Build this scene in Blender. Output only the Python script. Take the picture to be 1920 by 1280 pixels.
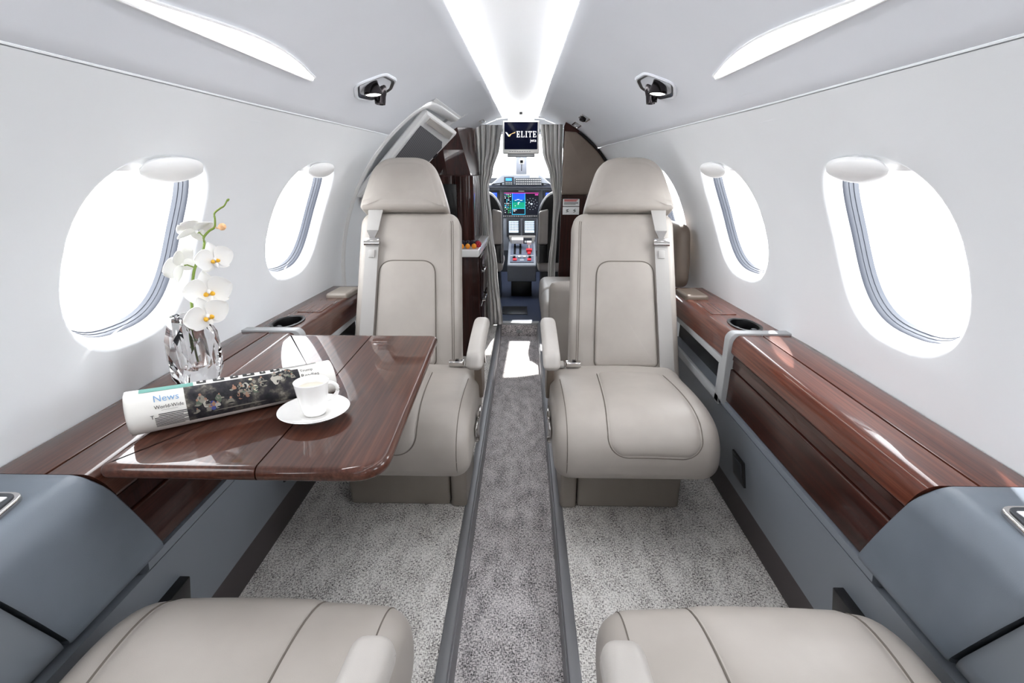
import bpy, bmesh, math, random
import numpy as np
from mathutils import Vector, Matrix
from math import sin, cos, pi, sqrt, atan2, asin, radians
random.seed(7)
S = bpy.context.scene
for o in list(bpy.data.objects): bpy.data.objects.remove(o)
COL = S.collection

# ------------------------------------------------------------------ camera, world, sun, exposure
cam_d = bpy.data.cameras.new('camera'); cam = bpy.data.objects.new('camera', cam_d); COL.objects.link(cam)
cam_d.sensor_width = 36.0; cam_d.lens = 18.0; cam_d.clip_start = 0.02
CAM = Vector((0.0275, 0.0, 1.05))
cam.location = CAM
PITCH, YAW = radians(18.435), radians(1.302)
cam.rotation_euler = (pi/2 - PITCH, 0.0, YAW)
S.camera = cam
S.view_settings.view_transform = 'Standard'; S.view_settings.look = 'None'
S.view_settings.gamma = 1.0; S.view_settings.use_curve_mapping = False
S.view_settings.exposure = 0.10
S.cycles.use_denoising = True
S.cycles.max_bounces = 14; S.cycles.diffuse_bounces = 7; S.cycles.glossy_bounces = 5
S.cycles.transmission_bounces = 12; S.cycles.transparent_max_bounces = 16
S.cycles.caustics_reflective = False; S.cycles.caustics_refractive = False
S.cycles.sample_clamp_indirect = 6.0
world = bpy.data.worlds.new('daylight'); S.world = world; world.use_nodes = True
bg = world.node_tree.nodes['Background']
bg.inputs['Color'].default_value = (0.97, 0.985, 1.0, 1); bg.inputs['Strength'].default_value = 8.0
sun_d = bpy.data.lights.new('sun', 'SUN'); sun = bpy.data.objects.new('sun', sun_d); COL.objects.link(sun)
sun_d.energy = 14.0; sun_d.angle = radians(0.6); sun_d.color = (1, .97, .92)
sun.location = (0, 8, 5)
sun.rotation_euler = Vector((-0.06, -0.74, -0.67)).to_track_quat('-Z', 'Y').to_euler()
COVE_E, LENS_E = 9.0, 24.0

# ------------------------------------------------------------------ materials
def lin(c):
    out = []
    for v in c[:3]:
        v = v/255.0
        out.append(v/12.92 if v <= .04045 else ((v+.055)/1.055)**2.4)
    return (*out, 1.0)
def mat(name, rgb, rough=.5, metal=0.0, coat=0.0, spec=.5, sheen=0.0):
    m = bpy.data.materials.new(name); m.use_nodes = True
    b = m.node_tree.nodes['Principled BSDF']
    b.inputs['Base Color'].default_value = lin(rgb); b.inputs['Roughness'].default_value = rough
    b.inputs['Metallic'].default_value = metal; b.inputs['Coat Weight'].default_value = coat
    b.inputs['Coat Roughness'].default_value = .008; b.inputs['Coat IOR'].default_value = 1.43; b.inputs['Specular IOR Level'].default_value = spec
    b.inputs['Sheen Weight'].default_value = sheen
    return m
def N(m, t): return m.node_tree.nodes.new(t)
def L(m, a, b): m.node_tree.links.new(a, b)
def coords(m, scale=(1,1,1)):
    t = N(m, 'ShaderNodeTexCoord'); mp = N(m, 'ShaderNodeMapping'); mp.inputs['Scale'].default_value = scale
    L(m, t.outputs['Object'], mp.inputs['Vector']); return mp.outputs['Vector']
def noise(m, vec, scale, detail=3, rough=.5):
    n = N(m, 'ShaderNodeTexNoise'); n.inputs['Scale'].default_value = scale
    n.inputs['Detail'].default_value = detail; n.inputs['Roughness'].default_value = rough
    L(m, vec, n.inputs['Vector']); return n.outputs['Fac']
def ramp(m, fac, stops):
    r = N(m, 'ShaderNodeValToRGB'); e = r.color_ramp.elements
    while len(e) < len(stops): e.new(.5)
    for el, (p, c) in zip(e, stops): el.position = p; el.color = lin(c)
    L(m, fac, r.inputs['Fac']); return r.outputs['Color']
def mixc(m, a, b, fac, blend='MIX'):
    x = N(m, 'ShaderNodeMix'); x.data_type = 'RGBA'; x.blend_type = blend
    if isinstance(fac, float): x.inputs[0].default_value = fac
    else: L(m, fac, x.inputs[0])
    L(m, a, x.inputs[6]); L(m, b, x.inputs[7]); return x.outputs[2]
def bump(m, fac, strength, dist=.002):
    b = N(m, 'ShaderNodeBump'); b.inputs['Strength'].default_value = strength; b.inputs['Distance'].default_value = dist
    L(m, fac, b.inputs['Height']); L(m, b.outputs['Normal'], m.node_tree.nodes['Principled BSDF'].inputs['Normal'])
def base(m, c): L(m, c, m.node_tree.nodes['Principled BSDF'].inputs['Base Color'])

def leather(name, rgb, rough=.42):
    m = mat(name, rgb, rough, spec=.45)
    v = coords(m); lo = [max(0, c-5) for c in rgb]; hi = [min(255, c+4) for c in rgb]
    base(m, ramp(m, noise(m, v, 9, 3), [(.3, lo), (.7, hi)]))
    vo = N(m, 'ShaderNodeTexVoronoi'); vo.inputs['Scale'].default_value = 900; L(m, v, vo.inputs['Vector'])
    bump(m, vo.outputs['Distance'], .10, .0006)
    return m
def wood(name, axis='Y', tones=((48,23,15),(68,36,25),(86,49,36)), coat=1.0):
    m = mat(name, tones[1], .45, coat=coat, spec=.12)
    s = {'Y': (95, 2.2, 95), 'Z': (95, 95, 2.2), 'X': (2.2, 95, 95)}[axis]
    s2 = {'Y': (14, .5, 14), 'Z': (14, 14, .5), 'X': (.5, 14, 14)}[axis]
    f1 = noise(m, coords(m, s), 1.6, 5, .62); f2 = noise(m, coords(m, s2), 1.5, 3, .5)
    mx = N(m, 'ShaderNodeMath'); mx.operation = 'MULTIPLY_ADD'; mx.inputs[1].default_value = .62
    ad = N(m, 'ShaderNodeMath'); ad.operation = 'MULTIPLY'; ad.inputs[1].default_value = .38
    L(m, f2, ad.inputs[0]); L(m, f1, mx.inputs[0]); L(m, ad.outputs[0], mx.inputs[2])
    base(m, ramp(m, mx.outputs[0], [(.36, tones[0]), (.5, tones[1]), (.64, tones[2])]))
    return m
def carpet(name, dark, mid, light):
    m = mat(name, mid, .95, spec=.1, sheen=.2)
    f1 = noise(m, coords(m, (150, 330, 200)), 1.0, 2, .6); f2 = noise(m, coords(m, (390, 130, 200)), 1.0, 2, .6)
    f3 = noise(m, coords(m, (26, 12, 10)), 1.0, 2, .5)
    a = N(m, 'ShaderNodeMath'); a.operation = 'ADD'; L(m, f1, a.inputs[0]); L(m, f2, a.inputs[1])
    b = N(m, 'ShaderNodeMath'); b.operation = 'MULTIPLY_ADD'; b.inputs[1].default_value = .42; L(m, a.outputs[0], b.inputs[0])
    c = N(m, 'ShaderNodeMath'); c.operation = 'MULTIPLY'; c.inputs[1].default_value = .16; L(m, f3, c.inputs[0]); L(m, c.outputs[0], b.inputs[2])
    base(m, ramp(m, b.outputs[0], [(.40, dark), (.47, mid), (.55, light)]))
    bump(m, a.outputs[0], .5, .003); return m
def emit(name, rgb, e):
    m = bpy.data.materials.new(name); m.use_nodes = True; nt = m.node_tree
    b = nt.nodes['Principled BSDF']; b.inputs['Base Color'].default_value = lin(rgb); b.inputs['Roughness'].default_value = .3
    b.inputs['Emission Color'].default_value = lin(rgb); b.inputs['Emission Strength'].default_value = e
    return m
def pane_mat(name):
    m = bpy.data.materials.new(name); m.use_nodes = True; nt = m.node_tree
    nt.nodes.remove(nt.nodes['Principled BSDF'])
    t = nt.nodes.new('ShaderNodeBsdfTransparent'); t.inputs['Color'].default_value = (.97, .985, 1, 1)
    g = nt.nodes.new('ShaderNodeBsdfGlossy'); g.inputs['Roughness'].default_value = .02
    x = nt.nodes.new('ShaderNodeMixShader'); x.inputs[0].default_value = .03
    nt.links.new(t.outputs[0], x.inputs[1]); nt.links.new(g.outputs[0], x.inputs[2])
    nt.links.new(x.outputs[0], nt.nodes['Material Output'].inputs['Surface']); return m

M = {}
def lining(name, rgb):
    m = mat(name, rgb, .5, spec=.35); v = coords(m)
    base(m, ramp(m, noise(m, v, 3, 2), [(.3, [c-2 for c in rgb]), (.7, [min(255, c+2) for c in rgb])]))
    bump(m, noise(m, v, 500, 2), .04, .0004); return m
M['wall'] = lining('white lining', (240, 243, 246))
M['ceil'] = lining('ceiling lining', (229, 232, 238))
M['white'] = mat('white plastic', (238, 238, 238), .3)
M['gloss_white'] = mat('porcelain', (246, 245, 243), .08, coat=.6)
M['leather'] = leather('taupe leather', (166, 159, 152))
M['leather_dk'] = leather('darker taupe leather', (148, 140, 131))
M['leather_gy'] = leather('pale grey leather', (178, 173, 168))
M['leather_br'] = leather('brown taupe leather', (118, 105, 94))
M['seam'] = mat('seam thread', (104, 97, 90), .8)
M['console'] = leather('blue grey console leather', (106, 114, 124), .45)
M['panel_gy'] = mat('blue grey panel paint', (120, 126, 134), .4)
M['kick'] = mat('dark kick strip', (66, 59, 60), .6)
M['rail'] = mat('grey aluminium rail', (128, 128, 132), .4, metal=.3)
M['frame_gy'] = mat('satin grey frame', (168, 170, 172), .4, metal=.1)
M['wood'] = wood('striped mahogany veneer')
M['wood_rd'] = wood('warm mahogany veneer', tones=((66,30,20),(92,46,32),(114,62,45)))  # same mahogany as wood; light on the right console painted into brighter tones
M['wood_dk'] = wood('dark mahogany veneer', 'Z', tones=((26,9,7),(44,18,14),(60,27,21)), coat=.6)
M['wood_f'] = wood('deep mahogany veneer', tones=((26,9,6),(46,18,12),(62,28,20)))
M['carpet'] = carpet('woven side carpet', (74,70,68), (202,197,193), (255,252,248))
M['carpet_a'] = carpet('woven aisle carpet', (62,60,60), (168,163,164), (246,240,240))
M['chrome'] = mat('chrome', (205, 202, 200), .12, metal=1)
M['blkchrome'] = mat('black chrome', (58, 54, 56), .14, metal=.85)
M['dish'] = mat('smoked black dish', (26, 24, 25), .3, coat=.3)
M['black'] = mat('black plastic', (14, 14, 16), .35)
M['dkgrey'] = mat('dark grey plastic', (52, 55, 60), .45)
M['gasket'] = mat('blue grey window seal', (78, 82, 92), .4)
M['strap'] = mat('silver grey webbing', (166, 163, 160), .55, sheen=.3)
M['pane'] = pane_mat('acrylic window pane')
M['cove'] = emit('cove light', (255, 255, 255), COVE_E)
M['lens'] = emit('wash light lens', (255, 255, 255), LENS_E)
M['spot'] = emit('reading light lens', (255, 253, 248), 5.0)
M['paper'] = mat('newsprint', (228, 226, 221), .85)
M['ink'] = mat('printing ink', (44, 43, 44), .85)
M['bluink'] = mat('blue ink', (120, 160, 200), .85)
M['floor_fd'] = mat('blue black flight deck floor', (58, 66, 88), .3)
M['fd_lining'] = mat('flight deck lining', (188, 190, 194), .5)
M['fd_panel'] = mat('flight deck grey panel', (146, 151, 160), .5)
M['fd_dark'] = mat('glareshield grey', (84, 88, 100), .7)
M['fd_plate'] = mat('pedestal face grey', (98, 105, 122), .5)
M['redg'] = mat('red control', (214, 44, 56), .4)
M['fdl2'] = emit('blue radio display', (60, 140, 240), 1.0)
def grille_mat():
    m = mat('grey woven grille', (92, 92, 96), .7); v = coords(m)
    w = N(m, 'ShaderNodeTexWave'); w.inputs['Scale'].default_value = 60; L(m, v, w.inputs['Vector'])
    base(m, ramp(m, w.outputs['Fac'], [(.3, (78,78,82)), (.7, (108,108,112))])); return m
M['grille'] = grille_mat()
def cloth_mat():
    m = mat('grey striped curtain', (150, 150, 150), .85, sheen=.3)
    base(m, ramp(m, noise(m, coords(m, (40, 40, 3)), 1.2, 3), [(.35, (160,160,160)), (.65, (226,224,221))])); return m
M['cloth'] = cloth_mat()
def glass_mat():
    m = mat('crystal glass', (255, 255, 255), 0.0); b = m.node_tree.nodes['Principled BSDF']
    b.inputs['Transmission Weight'].default_value = 1.0; b.inputs['IOR'].default_value = 1.52; return m
M['glass'] = glass_mat()

# ------------------------------------------------------------------ mesh helpers
def mesh(name, verts, faces, m, parent=None, sharp=35, mats=None, fm=None, recalc=True):
    me = bpy.data.meshes.new(name); me.from_pydata([tuple(v) for v in verts], [], faces)
    if recalc:
        bm = bmesh.new(); bm.from_mesh(me); bmesh.ops.recalc_face_normals(bm, faces=bm.faces); bm.to_mesh(me); bm.free()
    for mm in (mats or [m]): me.materials.append(mm)
    me.polygons.foreach_set('use_smooth', [True]*len(me.polygons))
    if fm: me.polygons.foreach_set('material_index', fm)
    me.set_sharp_from_angle(angle=radians(sharp)); me.update()
    o = bpy.data.objects.new(name, me); COL.objects.link(o)
    if parent: o.parent = parent
    return o
class G:
    """geometry gatherer"""
    def __init__(s): s.v = []; s.f = []; s.m = []
    def add(s, vs, fs, mi=0):
        b = len(s.v); s.v += [Vector(v) for v in vs]; s.f += [tuple(i+b for i in f) for f in fs]; s.m += [mi]*len(fs); return s
    def box(s, x0, x1, y0, y1, z0, z1, r=.003, seg=2, mi=0, fn=None):
        bm = bmesh.new(); bmesh.ops.create_cube(bm, size=1)
        for v in bm.verts:
            v.co = Vector(((x0+x1)/2+v.co.x*(x1-x0), (y0+y1)/2+v.co.y*(y1-y0), (z0+z1)/2+v.co.z*(z1-z0)))
        r = min(r, .49*min(abs(x1-x0), abs(y1-y0), abs(z1-z0)))
        if r > 0: bmesh.ops.bevel(bm, geom=bm.edges[:], offset=r, segments=seg, affect='EDGES', profile=.5)
        bm.verts.index_update()
        vs = [fn(v.co) if fn else v.co.copy() for v in bm.verts]; fs = [[v.index for v in f.verts] for f in bm.faces]; bm.free()
        return s.add(vs, fs, mi)
    def rings(s, rs, closed=True, cap0=True, cap1=True, mi=0):
        n = len(rs[0]); vs = [v for r in rs for v in r]; fs = []
        for i in range(len(rs)-1):
            for j in range(n if closed else n-1):
                k = (j+1) % n; fs.append((i*n+j, i*n+k, (i+1)*n+k, (i+1)*n+j))
        if cap0: fs.append(tuple(range(n)))
        if cap1: fs.append(tuple((len(rs)-1)*n+j for j in range(n)))
        return s.add(vs, fs, mi)
    def tube(s, path, r, n=8, mi=0, closed=False, flat=None):
        path = [Vector(p) for p in path]; rs = []; up = Vector((0, 0, 1)); K = len(path)
        for i, p in enumerate(path):
            a = path[(i-1) % K] if (closed or i) else p; b = path[(i+1) % K] if (closed or i < K-1) else p
            t = (b-a).normalized(); u = t.cross(up)
            if u.length < .05: u = t.cross(Vector((0, 1, 0)))
            u.normalize(); w = u.cross(t); rr = r[i] if isinstance(r, (list, tuple)) else r
            rs.append([p+u*cos(2*pi*j/n)*rr+w*sin(2*pi*j/n)*rr for j in range(n)])
        if closed: rs.append(rs[0]); return s.rings(rs, True, False, False, mi)
        return s.rings(rs, mi=mi)
    def lathe(s, prof, c=(0,0,0), n=32, mi=0, axis=None, cap0=True, cap1=True):
        rs = []
        q = Vector((0,0,1)).rotation_difference(Vector(axis).normalized()) if axis else None
        for r, z in prof:
            ring = []
            for j in range(n):
                v = Vector((r*cos(2*pi*j/n), r*sin(2*pi*j/n), z))
                if q: v = q @ v
                ring.append(v+Vector(c))
            rs.append(ring)
        return s.rings(rs, True, cap0, cap1, mi)
    def build(s, name, m, parent=None, sharp=35, mats=None, recalc=True):
        return mesh(name, s.v, s.f, m, parent, sharp, mats, s.m if mats else None, recalc)
def rpoly(pts, r, seg=6):
    """round the corners of a 2-D polygon; r is one radius or one per corner"""
    out = []; n = len(pts)
    for i, p in enumerate(pts):
        rr = r[i] if isinstance(r, (list, tuple)) else r
        p = Vector(p); a = Vector(pts[i-1]); b = Vector(pts[(i+1) % n])
        if rr <= 0: out.append(p); continue
        d0, d1 = (a-p), (b-p); k = min(rr, d0.length*.48, d1.length*.48)
        p0 = p+d0.normalized()*k; p1 = p+d1.normalized()*k
        for t in range(seg+1):
            u = t/seg; out.append((1-u)**2*p0+2*u*(1-u)*p+u*u*p1)
    return out
def densify(pts, step):
    out = []
    for i, p in enumerate(pts):
        q = pts[(i+1) % len(pts)]; n = max(1, int((q-p).length/step))
        out += [p+(q-p)*k/n for k in range(n)]
    return out
def area2(p): return sum(p[i-1].x*p[i].y-p[i].x*p[i-1].y for i in range(len(p)))
def inset(p, d):
    n = len(p); sg = 1 if area2(p) > 0 else -1; out = []
    for i in range(n):
        t = (p[(i+1) % n]-p[i-1]);
        if t.length < 1e-9: out.append(p[i].copy()); continue
        t.normalize(); out.append(p[i]+Vector((-t.y, t.x))*d*sg)
    return out
def puff(outline, d0, d1, r, bulge0=0.0, bulge1=0.0, seg=5, rows=5, power=3):
    """soft slab: a 2-D outline given depth d0..d1, round edges of radius r, pillow bulge on both faces -> list of rings of (u, v, depth)"""
    out = [Vector(p) for p in outline]; c = sum(out, Vector((0, 0)))/len(out); rs = []
    def face(d, sgn, bl):
        inn = inset(out, r); in2 = inset(out, r+min(.004, r*.3)); nr = 10 if bl else rows
        sc = [max((1-(1-k/nr)**1.8)*.985, .002) for k in range(nr+1)]
        P = np.array([[tuple(c+(p-c)*q) for p in in2] for q in sc]+[[tuple(p) for p in inn]]); h = np.zeros(P.shape[:2])
        if bl:                                    # upholstery: rises from the edge and levels off
            A = np.array([tuple(p) for p in inn]); B = np.roll(A, -1, 0); AB = B-A; l2 = np.sum(AB*AB, 1)+1e-12
            Q = P.reshape(-1, 1, 2); t = np.clip(np.sum((Q-A)*AB, 2)/l2, 0, 1); dd = np.sqrt(np.sum((Q-A-t[..., None]*AB)**2, 2)).min(1)
            ext = min(np.ptp(A[:, 0]), np.ptp(A[:, 1]))*.42
            e = np.clip(dd.reshape(h.shape)/ext, 0, 1); h = bl*(1-(1-e)**2); h[-1] = 0
            for _ in range(6):
                m_ = h.copy(); m_[1:-2] = .5*h[1:-2]+.125*(h[:-3]+h[2:-1]+np.roll(h, 1, 1)[1:-2]+np.roll(h, -1, 1)[1:-2]); m_[0] = m_[1].mean(); h = m_
        return [[(P[k, j, 0], P[k, j, 1], d+sgn*h[k, j]) for j in range(P.shape[1])] for k in range(len(P))]
    rs += face(d0, -1, bulge0)
    for k in range(1, seg+1):
        a = k/seg*pi/2; rs.append([(p.x, p.y, d0+r*(1-cos(a))) for p in inset(out, r*(1-sin(a)))])
    for k in range(seg, 0, -1):
        a = k/seg*pi/2; rs.append([(p.x, p.y, d1-r*(1-cos(a))) for p in inset(out, r*(1-sin(a)))])
    rs += face(d1, 1, bulge1)[::-1]
    return rs
def puffg(g, outline, d0, d1, r, fn, b0=0., b1=0., mi=0, **k):
    rs = puff(outline, d0, d1, r, b0, b1, **k)
    return g.rings([[Vector(fn(*q)) for q in ring] for ring in rs], mi=mi)
XY = lambda u, v, d: (u, v, d)
XZ = lambda u, v, d: (u, d, v)
YZ = lambda u, v, d: (d, u, v)
def smooth_path(pts, n=8, closed=False):
    P = [Vector(p) for p in pts]; out = []; K = len(P)
    for i in range(K if closed else K-1):
        p0 = P[i-1] if (closed or i) else P[0]; p1 = P[i]; p2 = P[(i+1) % K]; p3 = P[(i+2) % K] if (closed or i+2 < K) else P[-1]
        for k in range(n):
            t = k/n
            out.append(.5*((2*p1)+(p2-p0)*t+(2*p0-5*p1+4*p2-p3)*t*t+(3*p1-p0-3*p2+p3)*t**3))
    if not closed: out.append(P[-1])
    return out
def thing(name, label, cat, loc=(0,0,0), rotz=0.0, group=None):
    o = bpy.data.objects.new(name, None); COL.objects.link(o); o.empty_display_size = .05
    o.location = loc; o.rotation_euler = (0, 0, rotz); return tag(o, label, cat, group)
def tag(o, label=None, cat=None, group=None):
    if label: o['label'] = label
    if cat: o['category'] = cat
    if group: o['group'] = group
    return o
def struct(o, label=None):
    o['kind'] = 'structure'
    if label: o['label'] = label
    return o
def dup(root, loc, rotz, label=None, group=None):
    def cp(o, par):
        c = o.copy(); COL.objects.link(c)
        if par: c.parent = par
        for ch in kids.get(o.name, []): cp(ch, c)
        return c
    kids = {}
    for o in list(COL.objects):
        if o.parent: kids.setdefault(o.parent.name, []).append(o)
    r = cp(root, None); r.location = loc; r.rotation_euler = (0, 0, rotz)
    if label: r['label'] = label
    if group: r['group'] = group
    return r
def text(s, size, align='LEFT', ext=0.0):
    c = bpy.data.curves.new('t', 'FONT'); c.body = s; c.size = size; c.align_x = align; c.resolution_u = 2; c.extrude = ext
    o = bpy.data.objects.new('t', c); COL.objects.link(o)
    dg = bpy.context.evaluated_depsgraph_get(); me = o.evaluated_get(dg).to_mesh()
    vs = [v.co.copy() for v in me.vertices]; fs = [tuple(p.vertices) for p in me.polygons]
    o.evaluated_get(dg).to_mesh_clear(); bpy.data.objects.remove(o); bpy.data.curves.remove(c)
    return vs, fs
def rect(g, fn, u0, u1, v0, v1, mi=0, nu=1, nv=1):
    vs = [fn(u0+(u1-u0)*i/nu, v0+(v1-v0)*j/nv) for j in range(nv+1) for i in range(nu+1)]
    fs = [(j*(nu+1)+i, j*(nu+1)+i+1, (j+1)*(nu+1)+i+1, (j+1)*(nu+1)+i) for j in range(nv) for i in range(nu)]
    g.add(vs, fs, mi)
# pixel (1920x1280) on a plane y = Y of the place: how the measured positions below were read off
_fw = Vector((-sin(YAW)*cos(PITCH), cos(YAW)*cos(PITCH), -sin(PITCH))); _rt = Vector((cos(YAW), sin(YAW), 0)); _up = _rt.cross(_fw)
def at(px, py, Y):
    d = _fw+_rt*(px-960)/960-_up*(py-640)/960
    return CAM+d*(Y/d.y)

# ------------------------------------------------------------------ cabin shell
R0, ZC = .78, .60
def prof(y):
    xs = [-3, 1.2, 2.0, 3.2, 4.5, 5.6]; ys = [1, 1, .94, .88, .74, .6]
    for a, b, p, q in zip(xs, xs[1:], ys, ys[1:]):
        if y <= b: return p+(q-p)*max(0, (y-a)/(b-a))
    return ys[-1]
def W(sx, th, y, dr=0.0):
    R = R0+dr; s = prof(y)
    if th < 0: return Vector((sx*R*s, y, ZC+R0*th))
    return Vector((sx*R*cos(th)*s, y, ZC+R*sin(th)))
TH0, THS, THC = -.769, .834, 1.393          # floor line, panel seam, cove edge
WT, WH, WW = .401, .253, .182               # window: centre angle, half angle, half width
def sup(a, n=2.6):
    c, s = cos(a), sin(a); return (abs(c)**(2/n))*(1 if c >= 0 else -1), (abs(s)**(2/n))*(1 if s >= 0 else -1)
def win_pt(sx, yc, a, k=1.0, dr=0.0, n=2.6):
    u, v = sup(a, n); return W(sx, WT+WH*v*k, yc+WW*u*k, dr)
NY, NS = 12, 14
def wall_with_windows(name, sx, y0, y1, centres, th_lo, th_hi):
    g = G(); ta, tb = WT-WH-.03, WT+WH+.03; edges = []; cur = y0
    for c in sorted(centres):
        edges.append((cur, c-WW-.02, None)); edges.append((c-WW-.02, c+WW+.02, c)); cur = c+WW+.02
    edges.append((cur, y1, None))
    def grid(ya, yb, t0, t1, ny, nt):
        vs = [W(sx, t0+(t1-t0)*j/nt, ya+(yb-ya)*i/ny) for j in range(nt+1) for i in range(ny+1)]
        g.add(vs, [(j*(ny+1)+i, j*(ny+1)+i+1, (j+1)*(ny+1)+i+1, (j+1)*(ny+1)+i) for j in range(nt) for i in range(ny)])
    for ya, yb, c in edges:
        ny = NY if c is not None else max(1, int((yb-ya)/.06))
        grid(ya, yb, th_lo, ta, ny, 10); grid(ya, yb, tb, th_hi, ny, 6)
        if c is None: grid(ya, yb, ta, tb, ny, NS)
        else:
            per = [(ya+(yb-ya)*i/NY, ta) for i in range(NY)]+[(yb, ta+(tb-ta)*i/NS) for i in range(NS)]
            per += [(yb-(yb-ya)*i/NY, tb) for i in range(NY)]+[(ya, tb-(tb-ta)*i/NS) for i in range(NS)]
            rs = [[W(sx, t, y) for y, t in per]]
            for k, dr in ((1.03, 0), (1.0, .002), (.985, .008)):
                rs.append([win_pt(sx, c, atan2((t-WT)/WH, (y-c)/WW), k, dr) for y, t in per])
            g.rings(rs, True, False, False)
    bm = bmesh.new(); vs = [bm.verts.new(v) for v in g.v]
    for f in g.f: bm.faces.new([vs[i] for i in f])
    bmesh.ops.remove_doubles(bm, verts=bm.verts, dist=.0004); bmesh.ops.recalc_face_normals(bm, faces=bm.faces)
    me = bpy.data.meshes.new(name); bm.to_mesh(me); bm.free(); me.materials.append(M['wall'])
    me.polygons.foreach_set('use_smooth', [True]*len(me.polygons)); me.set_sharp_from_angle(angle=radians(50))
    o = bpy.data.objects.new(name, me); COL.objects.link(o); return struct(o)
WINL = [-1.05, -.37, .31, .99, 1.67]; WINR = WINL+[2.34]
wall_with_windows('wall_left', -1, -1.6, 2.10, WINL, TH0, THS-.003)
wall_with_windows('wall_right', 1, -1.6, 3.55, WINR, TH0, THS-.003)
def window(idx, sx, yc):
    t = bpy.data.objects.new('window_%d' % idx, None); COL.objects.link(t)
    t.location = W(sx, WT, yc); off = t.location.copy(); t['kind'] = 'structure'
    n = 56; A = [2*pi*i/n for i in range(n)]
    def ring(k, dr): return [win_pt(sx, yc, a, k, dr)-off for a in A]
    g = G(); g.rings([ring(.985, .008), ring(.965, .014), ring(.935, .022), ring(.915, .030), ring(.915, .036), ring(.95, .04), ring(1.0, .03), ring(1.02, .012)], True, False, False)
    g.build('window_surround', M['white'], t)
    g = G(); g.rings([ring(.917, .031), ring(.905, .034), ring(.900, .042), ring(.893, .043), ring(.888, .050), ring(.880, .051), ring(.874, .060), ring(.92, .062), ring(.92, .033)], True, False, False)
    g.build('window_seal', M['gasket'], t)
    g = G(); g.rings([ring(.915, .064), ring(.925, .075), ring(.93, .118), ring(.99, .12)], True, False, False); g.build('window_tunnel', M['white'], t)  # wall depth added outside the pane to block grazing sun
    g = G(); rs = [[win_pt(sx, yc, a, k, .056)-off for a in A] for k in (.89, .5, .02)]; g.rings(rs, True, False, True)
    g.build('pane', M['pane'], t)
    # shade stowed at the top of the opening, with its rounded pull
    g = G(); vs = []; fs = []; m = 14; vb = .80
    lo, hi = [], []
    for i in range(m+1):
        u = -1+2*i/m; uu = u*.955
        vt = max(vb, (max(0, 1-abs(uu)**2.6))**(1/2.6)*.965)
        lo.append((uu, vb)); hi.append((uu, vt))
    def P(u, v, dr): return W(sx, WT+WH*v, yc+WW*u, dr)-off
    inn = [u for u in lo if (1-abs(u[0])**2.6)**(1/2.6) > vb-.02]
    us = [u[0] for u in inn]; k = len(us)
    top = [max(vb+.005, (1-abs(u)**2.6)**(1/2.6)*.97) for u in us]
    g.rings([[P(u, vb, .020) for u in us], [P(u, vb, .012) for u in us], [P(u, (vb+tv)/2, .010) for u, tv in zip(us, top)], [P(u, tv, .010) for u, tv in zip(us, top)]], False, False, False)
    g.build('shade', M['white'], t, recalc=False)
    g = G(); rs = []
    for j in range(9):
        q = j/8*pi; k = sin(q)
        rs.append([P(.06+.52*cos(a)*max(k, .02)*(1 if sin(a) < 0 else .92), .90+(.17 if sin(a) < 0 else .11)*sin(a)*max(k, .02), -.004-.013*cos(q)) for a in [2*pi*i/28 for i in range(28)]])
    g.rings(rs); g.build('shade_pull', M['white'], t)
    p = bpy.data.lights.new('window_portal', 'AREA'); p.shape = 'RECTANGLE'; p.size = .36; p.size_y = .40; p.cycles.is_portal = True
    po = bpy.data.objects.new('window_portal', p); COL.objects.link(po); po.location = W(sx, WT, yc, .125)
    po.rotation_euler = Vector((-sx*cos(WT), 0, -sin(WT))).to_track_quat('-Z', 'Y').to_euler()
    return t
wn = 1
for c in WINL: window(wn, -1, c); wn += 1
for c in WINR: window(wn, 1, c); wn += 1
# ceiling side panels with their seam, cove slot, light strips, centre panel
THD = 1.109                                   # top of the entry door recess
def ceiling_side(name, sx, parts):
    g = G()
    for ya, yb, t0 in parts:
        ny = max(2, int((yb-ya)/.08)); nt = 16
        rs = []
        for i in range(ny+1):
            y = ya+(yb-ya)*i/ny; r = []
            r += [W(sx, t0+.006, y, .012), W(sx, t0+.002, y, .001)]
            r += [W(sx, t0+.004+(THC-t0-.004)*j/nt, y) for j in range(nt+1)]
            p = W(sx, THC, y); r += [p+Vector((-sx*.003, 0, .003)), p+Vector((-sx*.002, 0, .009)), p+Vector((sx*.03, 0, .012))]
            rs.append(r)
        g.rings(rs, False, False, False)
    return struct(g.build(name, M['ceil'], None, 40, recalc=False))
ceiling_side('ceiling_left', -1, [(-1.6, 2.10, THS), (2.10, 2.82, THD), (2.82, 3.55, THS)])
ceiling_side('ceiling_right', 1, [(-1.6, 3.55, THS)])
g = G(); rs = []
for i in range(27):
    y = -1.6+5.1*i/26; s = prof(y)
    rs.append([Vector((x*s, y, z)) for x, z in ((-.158, 1.3765), (-.172, 1.386), (-.172, 1.408), (-.150, 1.424), (-.115, 1.432), (-.05, 1.437), (0, 1.438), (.05, 1.437), (.115, 1.432), (.150, 1.424), (.172, 1.408), (.172, 1.386), (.158, 1.3765))])
g.rings(rs, False, False, False); struct(g.build('ceiling', M['white'], recalc=False))
for sx, nm in ((-1, 'left'), (1, 'right')):
    g = G(); rs = []
    for i in range(27):
        y = -1.55+5.0*i/26; s = prof(y)
        rs.append([Vector((sx*x*s, y, z)) for x, z in ((.128, 1.419), (.152, 1.409), (.150, 1.404), (.126, 1.414))])
    g.rings(rs)
    tag(g.build('cove_light_strip', M['cove']), 'bright white light strip along the %s edge of the ceiling channel' % nm, 'light strip', 'ceiling channel light strips')
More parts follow.
